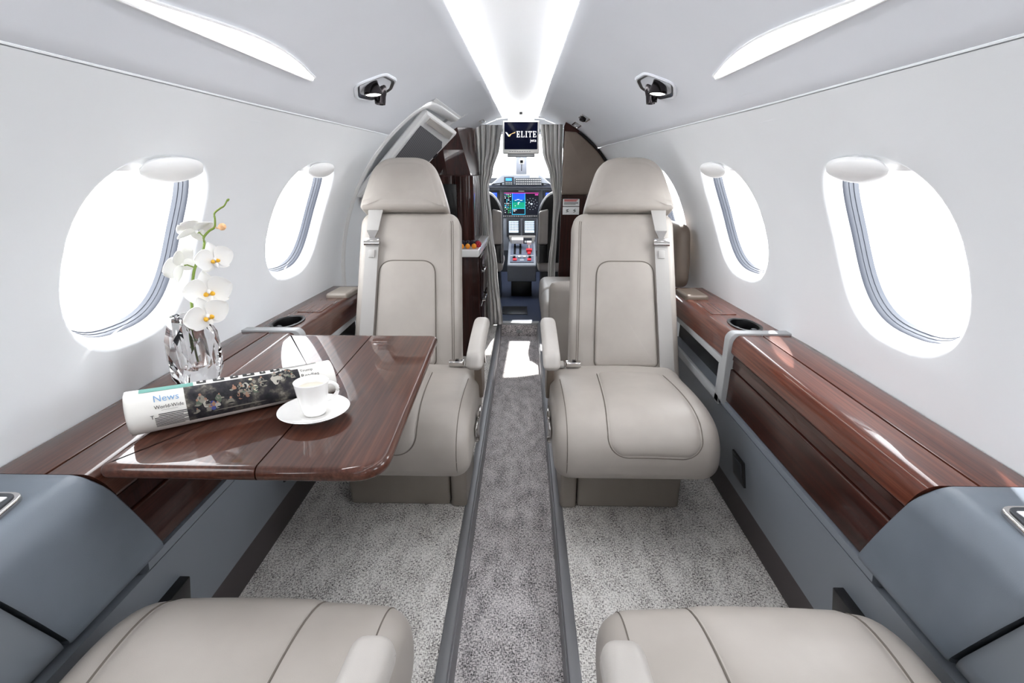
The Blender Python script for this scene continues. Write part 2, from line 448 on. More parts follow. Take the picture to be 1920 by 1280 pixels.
# shadow-gap seam between wall lining and ceiling panel
for k, (sx, ya, yb) in enumerate(((-1, -1.6, 2.10), (1, -1.6, 3.2))):
    g = G(); g.tube([W(sx, THS+.001, ya+(yb-ya)*i/30, .0008) for i in range(31)], .0022, 6); g.rings([[W(sx, THS+q, ya+(yb-ya)*i/30, dq) for i in range(31)] for q, dq in ((-.05, .0002), (-.006, .010), (.006, .0128), (.05, .0002))], False, False, False)
    struct(g.build('trim_%d' % (k+1), M['wall']))
# floors
g = G(); g.box(-.139, .139, -1.6, 3.58, -.14, -.10, 0); struct(g.build('floor', M['carpet_a']))
for sx, nm in ((-1, 'left'), (1, 'right')):
    g = G(); a, b = sorted((sx*.139, sx*.79)); g.box(a, b, -1.6, 3.58, -.14, 0, 0); struct(g.build('floor_'+nm, M['carpet']))
    g = G()
    g.box(*sorted((sx*.1335, sx*.1605)), -1.6, 3.58, -.1, .004, .003); g.box(*sorted((sx*.130, sx*.1355)), -1.6, 3.58, -.099, -.012, .001)
    struct(g.build('trim_%d' % (3 if sx < 0 else 4), M['rail']))
# rear end wall
rs_o = [W(-1, TH0+(pi/2-TH0)*j/30, -1.6, .02) for j in range(31)]; rs_o += [Vector((-p.x, p.y, p.z)) for p in rs_o[::-1]]
g = G(); g.rings([rs_o, [p+Vector((0, -.04, 0)) for p in rs_o]]); struct(g.build('wall_rear', M['wall']))

# ------------------------------------------------------------------ side consoles
XI = .612                                     # inboard face of the wood ledge
def cut_y(z, y0): return y0+(.617-max(z, .40))*.45
def extr(g, prof2, sx, ynear, yfar, mi=0, ny=1):
    """extrude a cross-section (x, z) along y; either end may slope with z"""
    rs = []
    for k in range(ny+1):
        r = []
        for x, z in prof2:
            a = ynear(z) if callable(ynear) else ynear; b = yfar(z) if callable(yfar) else yfar
            y = a+(b-a)*k/ny; r.append(Vector((sx*x, y, z)))
        rs.append(r)
    return g.rings(rs, mi=mi)
def boolean(o, cutter):
    md = o.modifiers.new('b', 'BOOLEAN'); md.operation = 'DIFFERENCE'; md.object = cutter; md.solver = 'EXACT'
    dg = bpy.context.evaluated_depsgraph_get(); me = bpy.data.meshes.new_from_object(o.evaluated_get(dg)); nm = o.data.name
    old = o.data; o.modifiers.clear(); o.data = me; bpy.data.meshes.remove(old); me.name = nm
    bpy.data.objects.remove(cutter); me.set_sharp_from_angle(angle=radians(35))
def console(sx, side, wd, table_out):
    where = 'under the folding table' if table_out else 'its table stowed'
    t = thing('side_console', '%s wood side console along the %s wall, %s' % ('dark' if table_out else 'reddish', side, where), 'console')
    e = .0022
    near = lambda z: cut_y(z, .652); far = 1.3685
    g = G(); extr(g, rpoly([(.776, .617), (.692, .617), (.692, .59), (.776, .59)], .0015, 2), sx, near, far); g.build('top_strip', wd, t)
    lid = rpoly([(.688, .617), (XI+.012, .617), (XI, .598), (XI-.001, .566), (XI+.004, .560), (.688, .560)], [.0015, .012, .012, .004, .002, 0], 6)
    g = G(); extr(g, lid, sx, near, far); g.build('lid', wd, t)
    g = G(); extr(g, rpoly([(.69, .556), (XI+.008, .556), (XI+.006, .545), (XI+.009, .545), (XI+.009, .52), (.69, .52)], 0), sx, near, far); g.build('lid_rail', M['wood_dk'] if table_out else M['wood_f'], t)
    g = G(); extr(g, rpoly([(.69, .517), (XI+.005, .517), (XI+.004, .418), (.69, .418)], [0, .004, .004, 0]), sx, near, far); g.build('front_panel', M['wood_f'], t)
    # satin frame round the forward end
    fr = rpoly([(.776, .6225), (.612, .6225), (.600, .608), (.600, .418), (.622, .392), (.776, .392)], [.002, .014, .014, .02, .02, 0], 8)
    g = G(); ring = [[Vector((sx*x, y, z)) for x, z in q] for y, q in ((1.366, inset(fr, .0015)), (1.3672, fr), (1.3962, fr), (1.398, inset(fr, .002)))]
    g.rings(ring); g.build('end_frame', M['frame_gy'], t)
    return t
def side_panel(sx, side):
    t = thing('wall_cladding', 'blue grey lower wall cladding with black socket covers under the %s console' % side, 'panel')
    lp = [(.72, .388), (XI+.012, .384), (XI+.014, .372), (.665, .145), (.72, .145)]
    g = G(); extr(g, [Vector(p) for p in lp], sx, -1.3, 1.99); g.build('painted_panel', M['panel_gy'], t)
    g = G(); extr(g, [Vector(p) for p in [(.72, .414), (XI+.001, .414), (XI+.003, .396), (XI+.011, .387), (.72, .387)]], sx, .70, 1.99); g.build('ridge', M['panel_gy'], t)
    g = G(); extr(g, [Vector(p) for p in [(.74, .144), (.668, .144), (.706, .0), (.74, .0)]], sx, -1.3, 1.99); struct(g.build('baseboard_'+side, M['kick']))
    def plate(nm, y0, y1, z0, z1, d, m):
        g = G(); fx = lambda z: XI+.014+(.372-z)*(.665-XI-.014)/(.372-.145)
        def fn(p): return Vector((sx*(fx(p.z)-p.x), p.y, p.z))
        g.box(-.02, d, y0, y1, z0, z1, .003, 2, fn=fn); return g.build(nm, m, t)
    plate('socket_cover', 1.245, 1.325, .205, .285, .006, M['black']); plate('socket_insert', 1.255, 1.315, .215, .275, .0085, M['dkgrey'])
    plate('socket_cover', .70, .79, .205, .30, .02, M['black'])
side_panel(1, 'right'); side_panel(-1, 'left')
console(1, 'right', M['wood_rd'], False); console(-1, 'left', M['wood'], True)
def armrest_block(sx, side):
    t = thing('console_armrest', 'blue grey padded console end on the %s wall with a small chrome control plate' % side, 'armrest')
    pr = rpoly([(.774, .622), (.634, .622), (.606, .590), (.602, .50), (.606, .41), (.65, .395), (.774, .40)], [.002, .018, .03, .06, .03, .02, 0], 9)
    pr = densify(pr, .012)
    def ring(d, ya, k):
        return [Vector((sx*p.x, cut_y(p.y, ya)+d, p.y)) for p in inset(pr, k)]
    g = G(); N1 = 10
    rs = [ring(.006, .447, .006), ring(.0015, .447, .002)]
    for k in range(N1+1):
        rs.append([a.lerp(b, k/N1) for a, b in zip(ring(0.0, .452, 0), ring(-.003, .648, 0))])
    rs += [ring(0, .6485, .003), ring(0, .6485, .012)]
    g.rings(rs); g.build('cover', M['console'], t)
    # control plate on the top
    g = G(); o = rpoly([(.645, .530), (.735, .530), (.735, .592), (.658, .592)], [.012, .012, .012, .02], 6)
    if sx < 0: pass
    puffg(g, o, .618, .629, .003, lambda u, v, d: (sx*u, v, d)); g.build('control_plate', M['chrome'], t)
    g = G(); puffg(g, inset([Vector(p) for p in o], .007), .628, .631, .0012, lambda u, v, d: (sx*u, v, d)); pl = g.build('control_face', M['dkgrey'], t)
    for k in range(3):
        g = G(); g.box(*sorted((sx*(.667+.021*k), sx*(.681+.021*k))), .556, .574, .6305, .633, .0012); g.build('button', M['white'], pl)
    return t
armrest_block(1, 'right'); armrest_block(-1, 'left')
def aft_ledge(sx, side):
    t = thing('aft_console', 'low %s side console running aft beside the nearest seat' % side, 'console')
    nr = -1.3; fa = lambda z: cut_y(z, .4455)
    g = G(); extr(g, rpoly([(.774, .612), (XI+.012, .612), (XI, .592), (XI, .557), (.774, .557)], [0, .02, .02, .002, 0]), sx, nr, fa); g.build('top_panel', M['wood'], t)
    g = G(); extr(g, rpoly([(.72, .554), (XI+.004, .554), (XI+.004, .425), (.63, .395), (.72, .395)], [0, .004, .02, .01, 0]), sx, nr, fa); g.build('front_panel', M['panel_gy'], t)
aft_ledge(1, 'right'); aft_ledge(-1, 'left')
def fwd_ledge(sx, side):
    t = thing('cup_holder_console', 'narrow wood ledge with black cup holder beside the %s far seat' % side, 'console')
    y0, y1 = 1.3985, 2.00
    pr = rpoly([(.776, .612), (.625, .612), (.612, .592), (.612, .535), (.74, .535)], [0, .016, .016, .003, 0], 7)
    g = G(); rs = []
    for k in range(9):
        y = y0+(y1-y0)*k/8; s = 1-.03*max(0, (y-1.4)/.6); rs.append([Vector((sx*x*s, y, z)) for x, z in pr])
    g.rings(rs); top = g.build('wood_ledge', M['wood_rd'] if sx > 0 else M['wood'], t)
    cy, cx = 1.485, .690
    ov = [Vector((cx+.038*cos(a)*abs(cos(a))**-.2 if abs(cos(a)) > 1e-6 else cx, cy+.062*sin(a))) for a in [2*pi*i/36+.01 for i in range(36)]]
    c = G(); c.rings([[Vector((sx*p.x, p.y, z)) for p in ov] for z in (.56, .70)]); boolean(top, c.build('cutter', M['black']))
    g = G(); g.rings([[Vector((sx*p.x, p.y, z)) for p in inset(ov, k)] for k, z in ((-.006, .6125), (-.006, .615), (.000, .6155), (.003, .613), (.004, .60), (.008, .566), (.03, .564))], True, False, True); g.build('cup_holder', M['black'], t)
    for ta, tb_, tc in ((-.032, -.012, -.012), (.014, .032, -.03)):
        g = G(); g.box(*sorted((sx*(cx+ta), sx*(cx+tb_))), cy+tc, cy+tc+.024, .575, .606, .006); g.build('cup_holder_tab', M['dkgrey'], t)
    g = G(); ol = rpoly([(.632, 1.60), (.712, 1.60), (.708, 1.75), (.630, 1.75)], .006)
    puffg(g, ol, .606, .6145, .0015, lambda u, v, d: (sx*u, v, d)); g.build('stowage_lid', M['wood_rd'] if sx > 0 else M['wood'], t)
    g = G(); ol = rpoly([(.612, 1.80), (.692, 1.80), (.684, 1.93), (.606, 1.93)], .012)
    puffg(g, ol, .60, .627, .009, lambda u, v, d: (sx*u, v, d)); g.build('leather_pad', M['leather_br'] if sx > 0 else M['leather_dk'], t)
    # framed dark side pocket under the ledge
    g = G(); g.box(*sorted((sx*.606, sx*.62)), 1.3985, 2.00, .512, .534, .003); g.box(*sorted((sx*.606, sx*.62)), 1.3985, 1.432, .392, .513, .003); g.box(*sorted((sx*.606, sx*.62)), 1.3985, 2.00, .395, .42, .003); g.build('pocket_frame', M['frame_gy'], t)
    g = G(); g.box(*sorted((sx*.66, sx*.68)), 1.41, 2.00, .40, .53, .003); g.build('pocket_back', M['black'], t)
    g = G(); g.lathe([(.012, 0), (.012, .006), (.008, .010), (.008, .018)], (sx*.66, 1.475, .475), 20, axis=(-sx, 0, 0)); jk = g.build('jack_socket', M['chrome'], t)
    return t
fwd_ledge(1, 'right'); fwd_ledge(-1, 'left')

# ------------------------------------------------------------------ passenger seats (local frame: +y is the way the sitter faces, `k` = side of the aisle armrest)
CUSH = smooth_path([(-.25, .400), (-.12, .422), (.02, .434), (.12, .432), (.185, .412), (.222, .372), (.232, .325), (.222, .285), (.19, .258), (.12, .245), (-.05, .24), (-.25, .245)], 7, True)
CUSH = [Vector((p[0], p[1])) for p in CUSH]
BA = radians(23); B0 = Vector((0, -.235, .395))
def back_pt(u, z, f): return Vector((u, B0.y+f*cos(BA)-z*sin(BA), B0.z+z*cos(BA)+f*sin(BA)))
def make_seat(name, k, label, loc, rotz):
    t = thing(name, label, 'seat', loc, rotz, 'leather passenger seats')
    lt, sm = M['leather'], M['seam']
    X0, X1 = (-.19, .245) if k > 0 else (-.245, .19)
    crown = lambda x: .010*(1-((x-(X0+X1)/2)/((X1-X0)/2))**2)
    # cushion: side profile swept across the width with round cheeks
    g = G(); rs = []
    def sec(x, d): return [Vector((x, p.x, p.y+(crown(x) if p.y > .3 else 0))) for p in inset(CUSH, d)]
    rr = .046; ns = 8
    for i in range(ns+1):
        a = i/ns*pi/2; rs.append(sec(X0+rr*(1-cos(a)), rr*.8*(1-sin(a))))
    for i in range(1, 8): rs.append(sec(X0+rr+(X1-X0-2*rr)*i/8, 0))
    for i in range(ns, -1, -1):
        a = i/ns*pi/2; rs.append(sec(X1-rr*(1-cos(a)), rr*.8*(1-sin(a))))
    g.rings(rs); cu = g.build('seat_cushion', lt, t, 60)
    # inset centre panel that follows the profile over the nose
    pth = [p for p in smooth_path([(-.215, .405), (-.12, .422), (.02, .434), (.12, .432), (.185, .412), (.222, .372), (.231, .335)], 9)]
    cum = [0]
    for a, b in zip(pth, pth[1:]): cum.append(cum[-1]+(b-a).length)
    Ls = cum[-1]; cx = -.012*k
    def hw(s):
        b = .102+.020*min(1, s/(Ls*.8)); r = .055; e = s-(Ls-r)
        return b if e < 0 else b-r+sqrt(max(0, r*r-e*e))
    def sp(s, x, h):
        j = max(0, min(len(cum)-2, next((i for i, c in enumerate(cum) if c > s), len(cum))-1)); f = (s-cum[j])/(cum[j+1]-cum[j])
        p = pth[j].lerp(pth[j+1], f); d = (pth[j+1]-pth[j]).normalized(); n = Vector((-d.y, d.x))
        return Vector((x, p.x+n.x*h, p.y+n.y*h+crown(x)))
    g = G(); rs = []; ms = 34; mx = 17
    for i in range(ms+1):
        s = (Ls-.055)*i/20 if i <= 20 else Ls-.055+.0548*sin((i-20)/(ms-20)*pi/2); w = hw(s); row = []
        for j in range(mx+1):
            q = sin((j/mx-.5)*pi); e = min((1-abs(q))*w, Ls-s)
            h = .0065*(1-max(0, 1-e/.018)**2)-.0025; row.append(sp(s, cx+q*w, h))
        rs.append(row)
    g.rings(rs, False, False, False); g.build('centre_panel', lt, t, 60)
    sl = [(Ls-.055)*i/20 for i in range(20)]+[Ls-.055+.0549*sin(i/10*pi/2) for i in range(11)]; we = hw(Ls-.0001)
    pts = [sp(q, cx-hw(q), .0002) for q in sl]+[sp(Ls-.0001, cx-we+2*we*i/8, .0002) for i in range(1, 8)]+[sp(q, cx+hw(q), .0002) for q in sl[::-1]]
    g = G(); g.tube(pts, .0017, 6); g.build('panel_seam', sm, t)
    for xe in ((X1-.030,) if k > 0 else (X0+.030,)):
        g = G(); g.tube([Vector((xe, p.x, p.y+crown(xe))) for p in inset(CUSH, .0022)[8:52]], .0012, 5); g.build('edge_stitch', sm, t)
    # back
    ob = -.018*k                                # the back sits a little outboard of the cushion
    outl = densify(rpoly([(ob-.192, -.06), (ob+.192, -.06), (ob+.176, .565), (ob-.176, .565)], [.03, .03, .05, .05], 8), .03)
    g = G(); puffg(g, outl, -.115, 0, .032, back_pt, .01, .010, power=4); g.build('backrest', lt, t, 60)
    pin = densify(rpoly([(ob-.108, .02), (ob+.108, .02), (ob+.097, .385), (ob-.097, .385)], [.02, .02, .05, .05], 9), .02)
    g = G(); puffg(g, pin, -.01, .0155, .011, back_pt, 0, .005, power=4); g.build('lumbar_panel', lt, t, 60)
    g = G(); g.tube([back_pt(p.x, p.y, .0088) for p in pin], .0022, 6, closed=True); g.build('lumbar_seam', sm, t)
    for ins in (.021, .027):
        st = inset(outl, ins); g = G(); pp = [p for p in st if p.y > .0 and p.y < .53 and (p.x-ob)*k > 0]
        pp.sort(key=lambda p: p.y)
        g.tube([back_pt(p.x, p.y, .0006 if ins > .025 else -.0022) for p in pp], .0011, 5); g.build('back_stitch', sm, t)
    # headrest
    ho = ob-.018*k
    head = densify(rpoly([(ho-.156, .566), (ho+.156, .566), (ho+.150, .60), (ho+.102, .756), (ho-.102, .756), (ho-.150, .60)], [.026, .026, .05, .075, .075, .05], 10), .02)
    g = G(); puffg(g, head, -.095, .028, .024, back_pt, .008, .012, power=3); g.build('headrest', lt, t, 60)
    # base and inner side cover
    xa, xb = sorted((k*.152, k*-.18))
    g = G(); g.box(xa, xb, -.26, -.03, 0, .252, .012, 3); g.build('base', M['leather_dk'], t)
    xa, xb = sorted((k*.156, k*.208))
    sc = densify(rpoly([(-.27, .0), (-.022, .0), (-.022, .215), (-.10, .30), (-.27, .30)], [.01, .012, .05, .05, .03], 6), .03)
    g = G(); puffg(g, sc, xa, xb, .012, YZ); g.build('side_cover', M['leather_dk'], t)
    g = G(); xs = sorted((k*.247, k*.255)); g.box(*xs, -.10, .06, .305, .335, .003); g.box(*xs, -.02, .035, .27, .31, .004)
    g.lathe([(.012, -.003), (.013, .004), (.009, .007)], (k*.252, -.01, .345), 18, axis=(k, 0, 0)); g.lathe([(.009, -.003), (.010, .004), (.006, .007)], (k*.252, .03, .285), 18, axis=(k, 0, 0)); g.build('recline_lever', M['chrome'], t)
    # aisle armrest
    g = G(); xs = sorted((k*.228, k*.275))
    ap = densify(rpoly([(-.265, .545), (-.17, .548), (.065, .518), (.078, .530), (.064, .568), (-.06, .588), (-.20, .600), (-.265, .58)], [.02, .02, .006, .012, .022, .05, .04, .02], 6), .02)
    puffg(g, ap, *xs, .016, YZ, .002, .002); arm = g.build('armrest', M['leather_gy'], t, 60)
    g = G(); xs = sorted((k*.232, k*.256))
    puffg(g, densify(rpoly([(-.24, .33), (-.15, .33), (-.09, .50), (-.05, .54), (-.23, .545)], [.01, .02, .04, .01, .01], 5), .03), *xs, .006, YZ); g.build('armrest_support', M['leather_br'], t)
    g = G(); xs = sorted((k*.262, k*.267)); g.rings([[Vector((x, y, z)) for y, z in ((-.20, .551), (.05, .520), (.045, .515), (-.10, .522), (-.15, .46), (-.16, .46), (-.13, .53), (-.2, .54))] for x in xs]); g.build('armrest_trim', M['chrome'], t)
    # shoulder belt on the outboard side
    bx = ob-.122*k
    def strap(pts, w0, w1, f0):
        g = G(); rs = []; n = len(pts)
        for i, (u, z, f) in enumerate(pts):
            w = (w0+(w1-w0)*i/(n-1))/2
            rs.append([back_pt(u-w, z, f), back_pt(u-w, z, f+.0022), back_pt(u, z, f+.0034), back_pt(u+w, z, f+.0022), back_pt(u+w, z, f)])
        g.rings(rs); return g
    strap([(bx+k*.004, .566, .006), (bx+k*.004, .54, .013), (bx, .50, .017), (bx, .482, .018)], .052, .036, 0).build('shoulder_strap', M['strap'], t)
    strap([(bx, .44, .018), (bx-k*.002, .36, .022), (bx-k*.006, .26, .020), (bx-k*.012, .12, .017), (bx-k*.016, -.005, .014)], .044, .048, 0).build('lower_strap', M['strap'], t)
    g = G(); g.rings([[back_pt(bx+x, z, f) for x, z in ((-.020, .488), (.020, .488), (.010, .466), (.008, .452), (-.008, .452), (-.010, .466))] for f in (.016, .024)])
    bk = g.build('strap_tongue', M['chrome'], t)
    g = G(); g.tube([back_pt(bx-.027, .442, .024), back_pt(bx+.027, .442, .024)], .0085, 14); g.box(-.026, .026, .020, .028, -.006, .006, .002, fn=lambda p: back_pt(bx+p.x, .455+p.z, p.y)); g.build('strap_buckle', M['chrome'], t)
    g = G(); g.box(-.011, .011, .022, .028, -.014, .014, .002, fn=lambda p: back_pt(bx+p.x, .405+p.z, p.y)); g.build('strap_slide', M['strap'], t)
    # lap belt buckle at the inner rear corner
    g = G(); g.box(-.026, .026, -.014, .014, -.010, .010, .005, 3, fn=lambda p: Vector((k*.165+p.x, -.205+p.y, .437+p.z))); b = g.build('lap_buckle', M['chrome'], t)
    g = G(); g.box(-.009, .004, -.010, .010, .009, .0125, .002, fn=lambda p: Vector((k*.165+p.x, -.205+p.y, .437+p.z))); g.build('release_tab', M['blkchrome'], b)
    g = G(); g.box(-.019, .019, -.016, .02, -.007, .007, .006, 3, fn=lambda p: Vector((k*.212+p.x, -.215+p.y, .432+p.z-.1*p.y))); g.build('belt_anchor_flap', M['leather_gy'], t)
    return t
XS = .360
seat_a = make_seat('passenger_seat', 1, 'taupe leather seat facing aft, its whole cushion visible beside the reddish console', (XS, 1.400, 0), pi)
# rotated by half a turn local +x points to -x of the cabin, so the right seat has its armrest at +x local
seat_b = make_seat('passenger_seat', -1, 'taupe leather seat facing aft, standing behind the folding wood table', (-XS, 1.400, 0), pi)
near_a = dup(seat_a, (-.390, .425, 0), 0, 'near taupe seat beside the left console, cushion nose and armrest only')
near_b = dup(seat_b, (.392, .425, 0), 0, 'near taupe seat beside the right console, cushion nose and armrest only')
for o in COL.objects:                            # their armrests are pushed back and down a little
    if o.parent in (near_a, near_b) and o.name.startswith('armrest'): o.location = (0, -.048, -.010)

# ------------------------------------------------------------------ folding table
TZ = .632
tb = thing('folding_table', 'glossy dark wood folding table pulled out over the left side carpet', 'table', (0, 0, 0))
def leaf(nm, keep):
    g = G(); o = densify(rpoly([(-.608, .650), (-.176, .648), (-.200, 1.306), (-.608, 1.306)], [.0125, .06, .024, .0125], 10), .03)
    puffg(g, o, TZ-.024, TZ, .011, XY, seg=6)
    bm = bmesh.new(); vs = [bm.verts.new(v) for v in g.v]
    for f in g.f: bm.faces.new([vs[i] for i in f])
    bm.normal_update(); gap = .0013
    co = Vector((-.369+keep*gap, .648, 0)); no = Vector((1, (.0092)/(.658), 0)).normalized()*keep
    r_ = bmesh.ops.bisect_plane(bm, geom=bm.verts[:]+bm.edges[:]+bm.faces[:], plane_co=co, plane_no=no, clear_inner=True)
    bmesh.ops.holes_fill(bm, edges=[e for e in bm.edges if e.is_boundary]); bmesh.ops.remove_doubles(bm, verts=bm.verts, dist=1e-5)
    bm.verts.index_update(); V = [v.co.copy() for v in bm.verts]; F = [[v.index for v in f.verts] for f in bm.faces]; bm.free()
    return mesh(nm, V, F, M['wood'], tb)
leaf('inner_leaf', -1); leaf('outer_leaf', 1)
for y in (.86, 1.08):
    g = G(); g.box(-.608, -.42, y, y+.05, TZ-.05, TZ-.024, .004); g.build('support_arm', M['wood_dk'], tb)
for y in (.72, 1.22):
    g = G(); g.box(-.40, -.345, y, y+.035, TZ-.0275, TZ-.023, .001); g.build('leaf_hinge', M['chrome'], tb)
# ------------------------------------------------------------------ ceiling lights and outlets
TL0 = .9655
def lens_in(y):                                # inner edge of the wash light, bulging in its forward half
    t = (y-.66)/(1.235-.66); return TL0+.009+.034*max(0, sin(pi*min(1, max(0, t))**1.25))
for sx, nm in ((-1, 'left'), (1, 'right')):
    t = thing('ceiling_wash_light', 'bright lens shaped ceiling light above the %s windows' % nm, 'ceiling light', W(sx, .98, .95), 0, 'ceiling wash lights'); off = t.location.copy()
    n = 30; ys = [.655+.585*i/n for i in range(n+1)]
    g = G(); g.rings([[W(sx, TL0, y, -.003)-off for y in ys], [W(sx, TL0+(lens_in(y)-TL0)*.5, y, -.004)-off for y in ys], [W(sx, lens_in(y), y, -.002)-off for y in ys], [W(sx, lens_in(y), y, .006)-off for y in ys], [W(sx, TL0, y, .006)-off for y in ys], [W(sx, TL0, y, -.003)-off for y in ys]], False, False, False)
    g.build('lens', M['lens'], t)
    g = G(); loop = [W(sx, TL0-.001, y, -.003)-off for y in ys]+[W(sx, lens_in(y)+.002, y, -.002)-off for y in ys[::-1]]
    g.tube(loop, .003, 6, closed=True); g.build('lens_rim', M['white'], t)
for sx, nm in ((-1, 'left'), (1, 'right')):
    yc, tc = 1.565, 1.045
    t = thing('reading_light', 'black chrome reading light and air outlet above the %s far seat' % nm, 'reading light', W(sx, tc, yc), 0); off = t.location.copy()
    def D(a, b, dr): return W(sx, tc+b/R0, yc+a, dr)-off
    o = rpoly([(-.115, -.028), (-.035, -.062), (.075, -.052), (.105, .012), (.045, .045), (-.055, .042)], .02, 5)
    g = G(); g.rings([[D(p.x, p.y, dr) for p in inset(o, k)] for k, dr in ((-.006, .004), (-.006, -.0025), (-.002, -.005), (.006, -.003), (.008, .004))], True, False, False); g.build('bezel', M['ceil'], t)
    g = G(); g.rings([[D(p.x, p.y, dr) for p in inset(o, k)] for k, dr in ((.003, -.0045), (.009, -.002), (.016, .003), (.030, .004))], True, False, True); g.build('dish', M['dish'], t)
    nrm = (W(sx, tc, yc, -.05)-W(sx, tc, yc)).normalized(); ax = (nrm+Vector((-sx*.15, -.55, -.1))).normalized()
    ax = Vector((-sx*.10, -.10, -1)).normalized(); c = D(-.042, -.006, -.003); g = G(); g.lathe([(.014, -.02), (.018, 0), (.024, .014), (.025, .024), (.0215, .026), (.0205, .022)], c, 28, axis=ax, cap1=False); sh = g.build('spotlight', M['blkchrome'], t)
    g = G(); g.lathe([(.0005, .0), (.0206, .0), (.0206, .0015), (.014, .003), (.0005, .0035)], c+ax*.0215, 24, axis=ax); g.build('spotlight_lens', M['spot'], sh)
    c2 = D(.034, -.006, -.002); ax2 = Vector((sx*.05, -.12, -1)).normalized(); g = G(); rs = []
    prf = [(.015, -.01), (.018, .005), (.0160, .02), (.0155, .032), (.0145, .040), (.010, .041), (.008, .033)]
    q = Vector((0,0,1)).rotation_difference(ax2)
    for r, z in prf: rs.append([c2+q @ Vector((r*(1+.05*cos(j*pi)*(1 if z < .02 else 0))*cos(2*pi*j/40), r*(1+.05*cos(j*pi)*(1 if z < .02 else 0))*sin(2*pi*j/40), z)) for j in range(40)])
    g.rings(rs); g.build('air_nozzle', M['blkchrome'], t, 60)
def small_vent(sx, th, y, w, l, label, skew=0.0):
    t = thing('ceiling_outlet', label, 'outlet', W(sx, th, y)); off = t.location.copy()
    def D(a, b, dr): return W(sx, th+b/R0, y+a+skew*b, dr)-off
    o = rpoly([(-l, -w), (l, -w), (l, w), (-l, w)], w*.6, 5)
    g = G(); g.rings([[D(p.x, p.y, dr) for p in inset(o, k)] for k, dr in ((-.003, .002), (-.003, -.002), (.003, -.003), (.004, .002))], True, False, False); g.build('bezel', M['chrome'], t)
    g = G(); g.rings([[D(p.x, p.y, dr) for p in inset(o, k)] for k, dr in ((.004, -.001), (.008, .006))], True, False, True); g.build('recess', M['blkchrome'], t)
    return t
v = small_vent(1, 1.099, 2.74, .022, .08, 'dark chrome ceiling outlet with a nozzle, right of the monitor'); off = v.location.copy()
g = G(); g.lathe([(.016, 0), (.016, .02), (.012, .022)], W(1, 1.11, 2.72, .002)-off, 20, axis=(-.3, -.2, -1)); g.build('nozzle', M['blkchrome'], v)
small_vent(1, 1.093, 3.10, .020, .09, 'flat chrome ceiling vent farther forward, right of the monitor')
small_vent(-1, 1.225, 3.35, .014, .07, 'small chrome ceiling vent left of the monitor')

# ------------------------------------------------------------------ entry door recess, arch, front bulkheads, step
DR = bpy.data.objects.new('door_1', None); COL.objects.link(DR); DR.location = W(-1, .3, 2.46, .03); struct(DR); off = DR.location.copy()
g = G(); rs = []
for i in range(13):
    y = 2.09+.74*i/12; rs.append([W(-1, TH0+(THD+.05-TH0)*j/36, y, .035)-off for j in range(37)])
g.rings(rs, False, False, False); g.build('door_lining', M['wall'], DR, recalc=False)
g = G(); rs = []
for th, dr in [(THD+.03, .05), (THD+.03, -.001), (THD+.012, -.004), (THD, .002), (THD-.004, .04)]: rs.append([W(-1, th, 2.10+.73*i/10, dr)-off for i in range(11)])
g.rings(rs, False, False, False); g.build('door_header', M['white'], DR, recalc=False)
g = G(); g.rings([[W(-1, TH0+(THD+.05-TH0)*j/36, y, dr)-off for j in range(37)] for y, dr in ((2.83, .04), (2.826, -.003), (2.815, -.003), (2.812, .02))], False, False, False); g.build('door_jamb', M['white'], DR, recalc=False)
wall_with_windows('wall_left', -1, 2.82, 3.55, [], TH0, THS+.01)
def quadbox(g, a, b, c, d, th, r=.006):
    a, b, c, d = map(Vector, (a, b, c, d)); n = (b-a).cross(d-a).normalized()
    cc = (a+b+c+d)/4; ring = lambda k, h: [p+(cc-p).normalized()*k+n*h for p in (a, b, c, d)]
    g.rings([ring(r, 0), ring(0, r*.6), ring(0, th-r*.6), ring(r, th)])
A, B, C_, D_ = at(803, 211, 2.20), at(858, 250, 2.62), at(742, 372, 2.72), at(672, 372, 2.24)
gp = thing('door_grille_panel', 'sloping white framed panel with dark grey woven grille behind the left seat', 'panel', (A+B+C_+D_)/4); off = gp.location.copy()
g = G(); quadbox(g, A-off, B-off, C_-off, D_-off, .03, .012); g.build('panel_frame', M['white'], gp)
def bil(u, v): return (A.lerp(B, u)).lerp(D_.lerp(C_, u), v)-off
nn = (B-A).cross(D_-A).normalized(); sg = 1 if nn.dot(CAM-A) > 0 else -1
g = G(); P4 = [(.06, .13), (.80, .16), (.93, .22), (.93, 1.0), (.10, 1.0)]
base_h = .03 if sg > 0 else 0
ring = lambda h: [bil(u, v)+nn*(base_h+sg*h) for u, v in P4]
g.rings([ring(-.002), ring(.003)]); g.build('grille', M['grille'], gp)
g = G(); g.rings([[bil(u, v)+nn*(base_h+sg*h) for u, v in ((.12, .03), (.86, .03), (.9, .10), (.12, .085))] for h in (-.002, .006)]); g.build('frame_cap', M['leather_gy'], gp)
hd = G(); hd.rings([[bil(u, v)+nn*(base_h+sg*h) for u, v in ((.955, .30), (.985, .30), (.985, .36), (.955, .36))] for h in (-.002, .005)]); hd.build('latch', M['black'], gp)
# handle set into the door lining by the headrest
dh = G(); dh.box(-.008, .008, -.012, .012, -.05, .05, .004); dho = dh.build('door_handle', M['dkgrey'], DR); dho.location = W(-1, .46, 2.30, .022)-DR.location
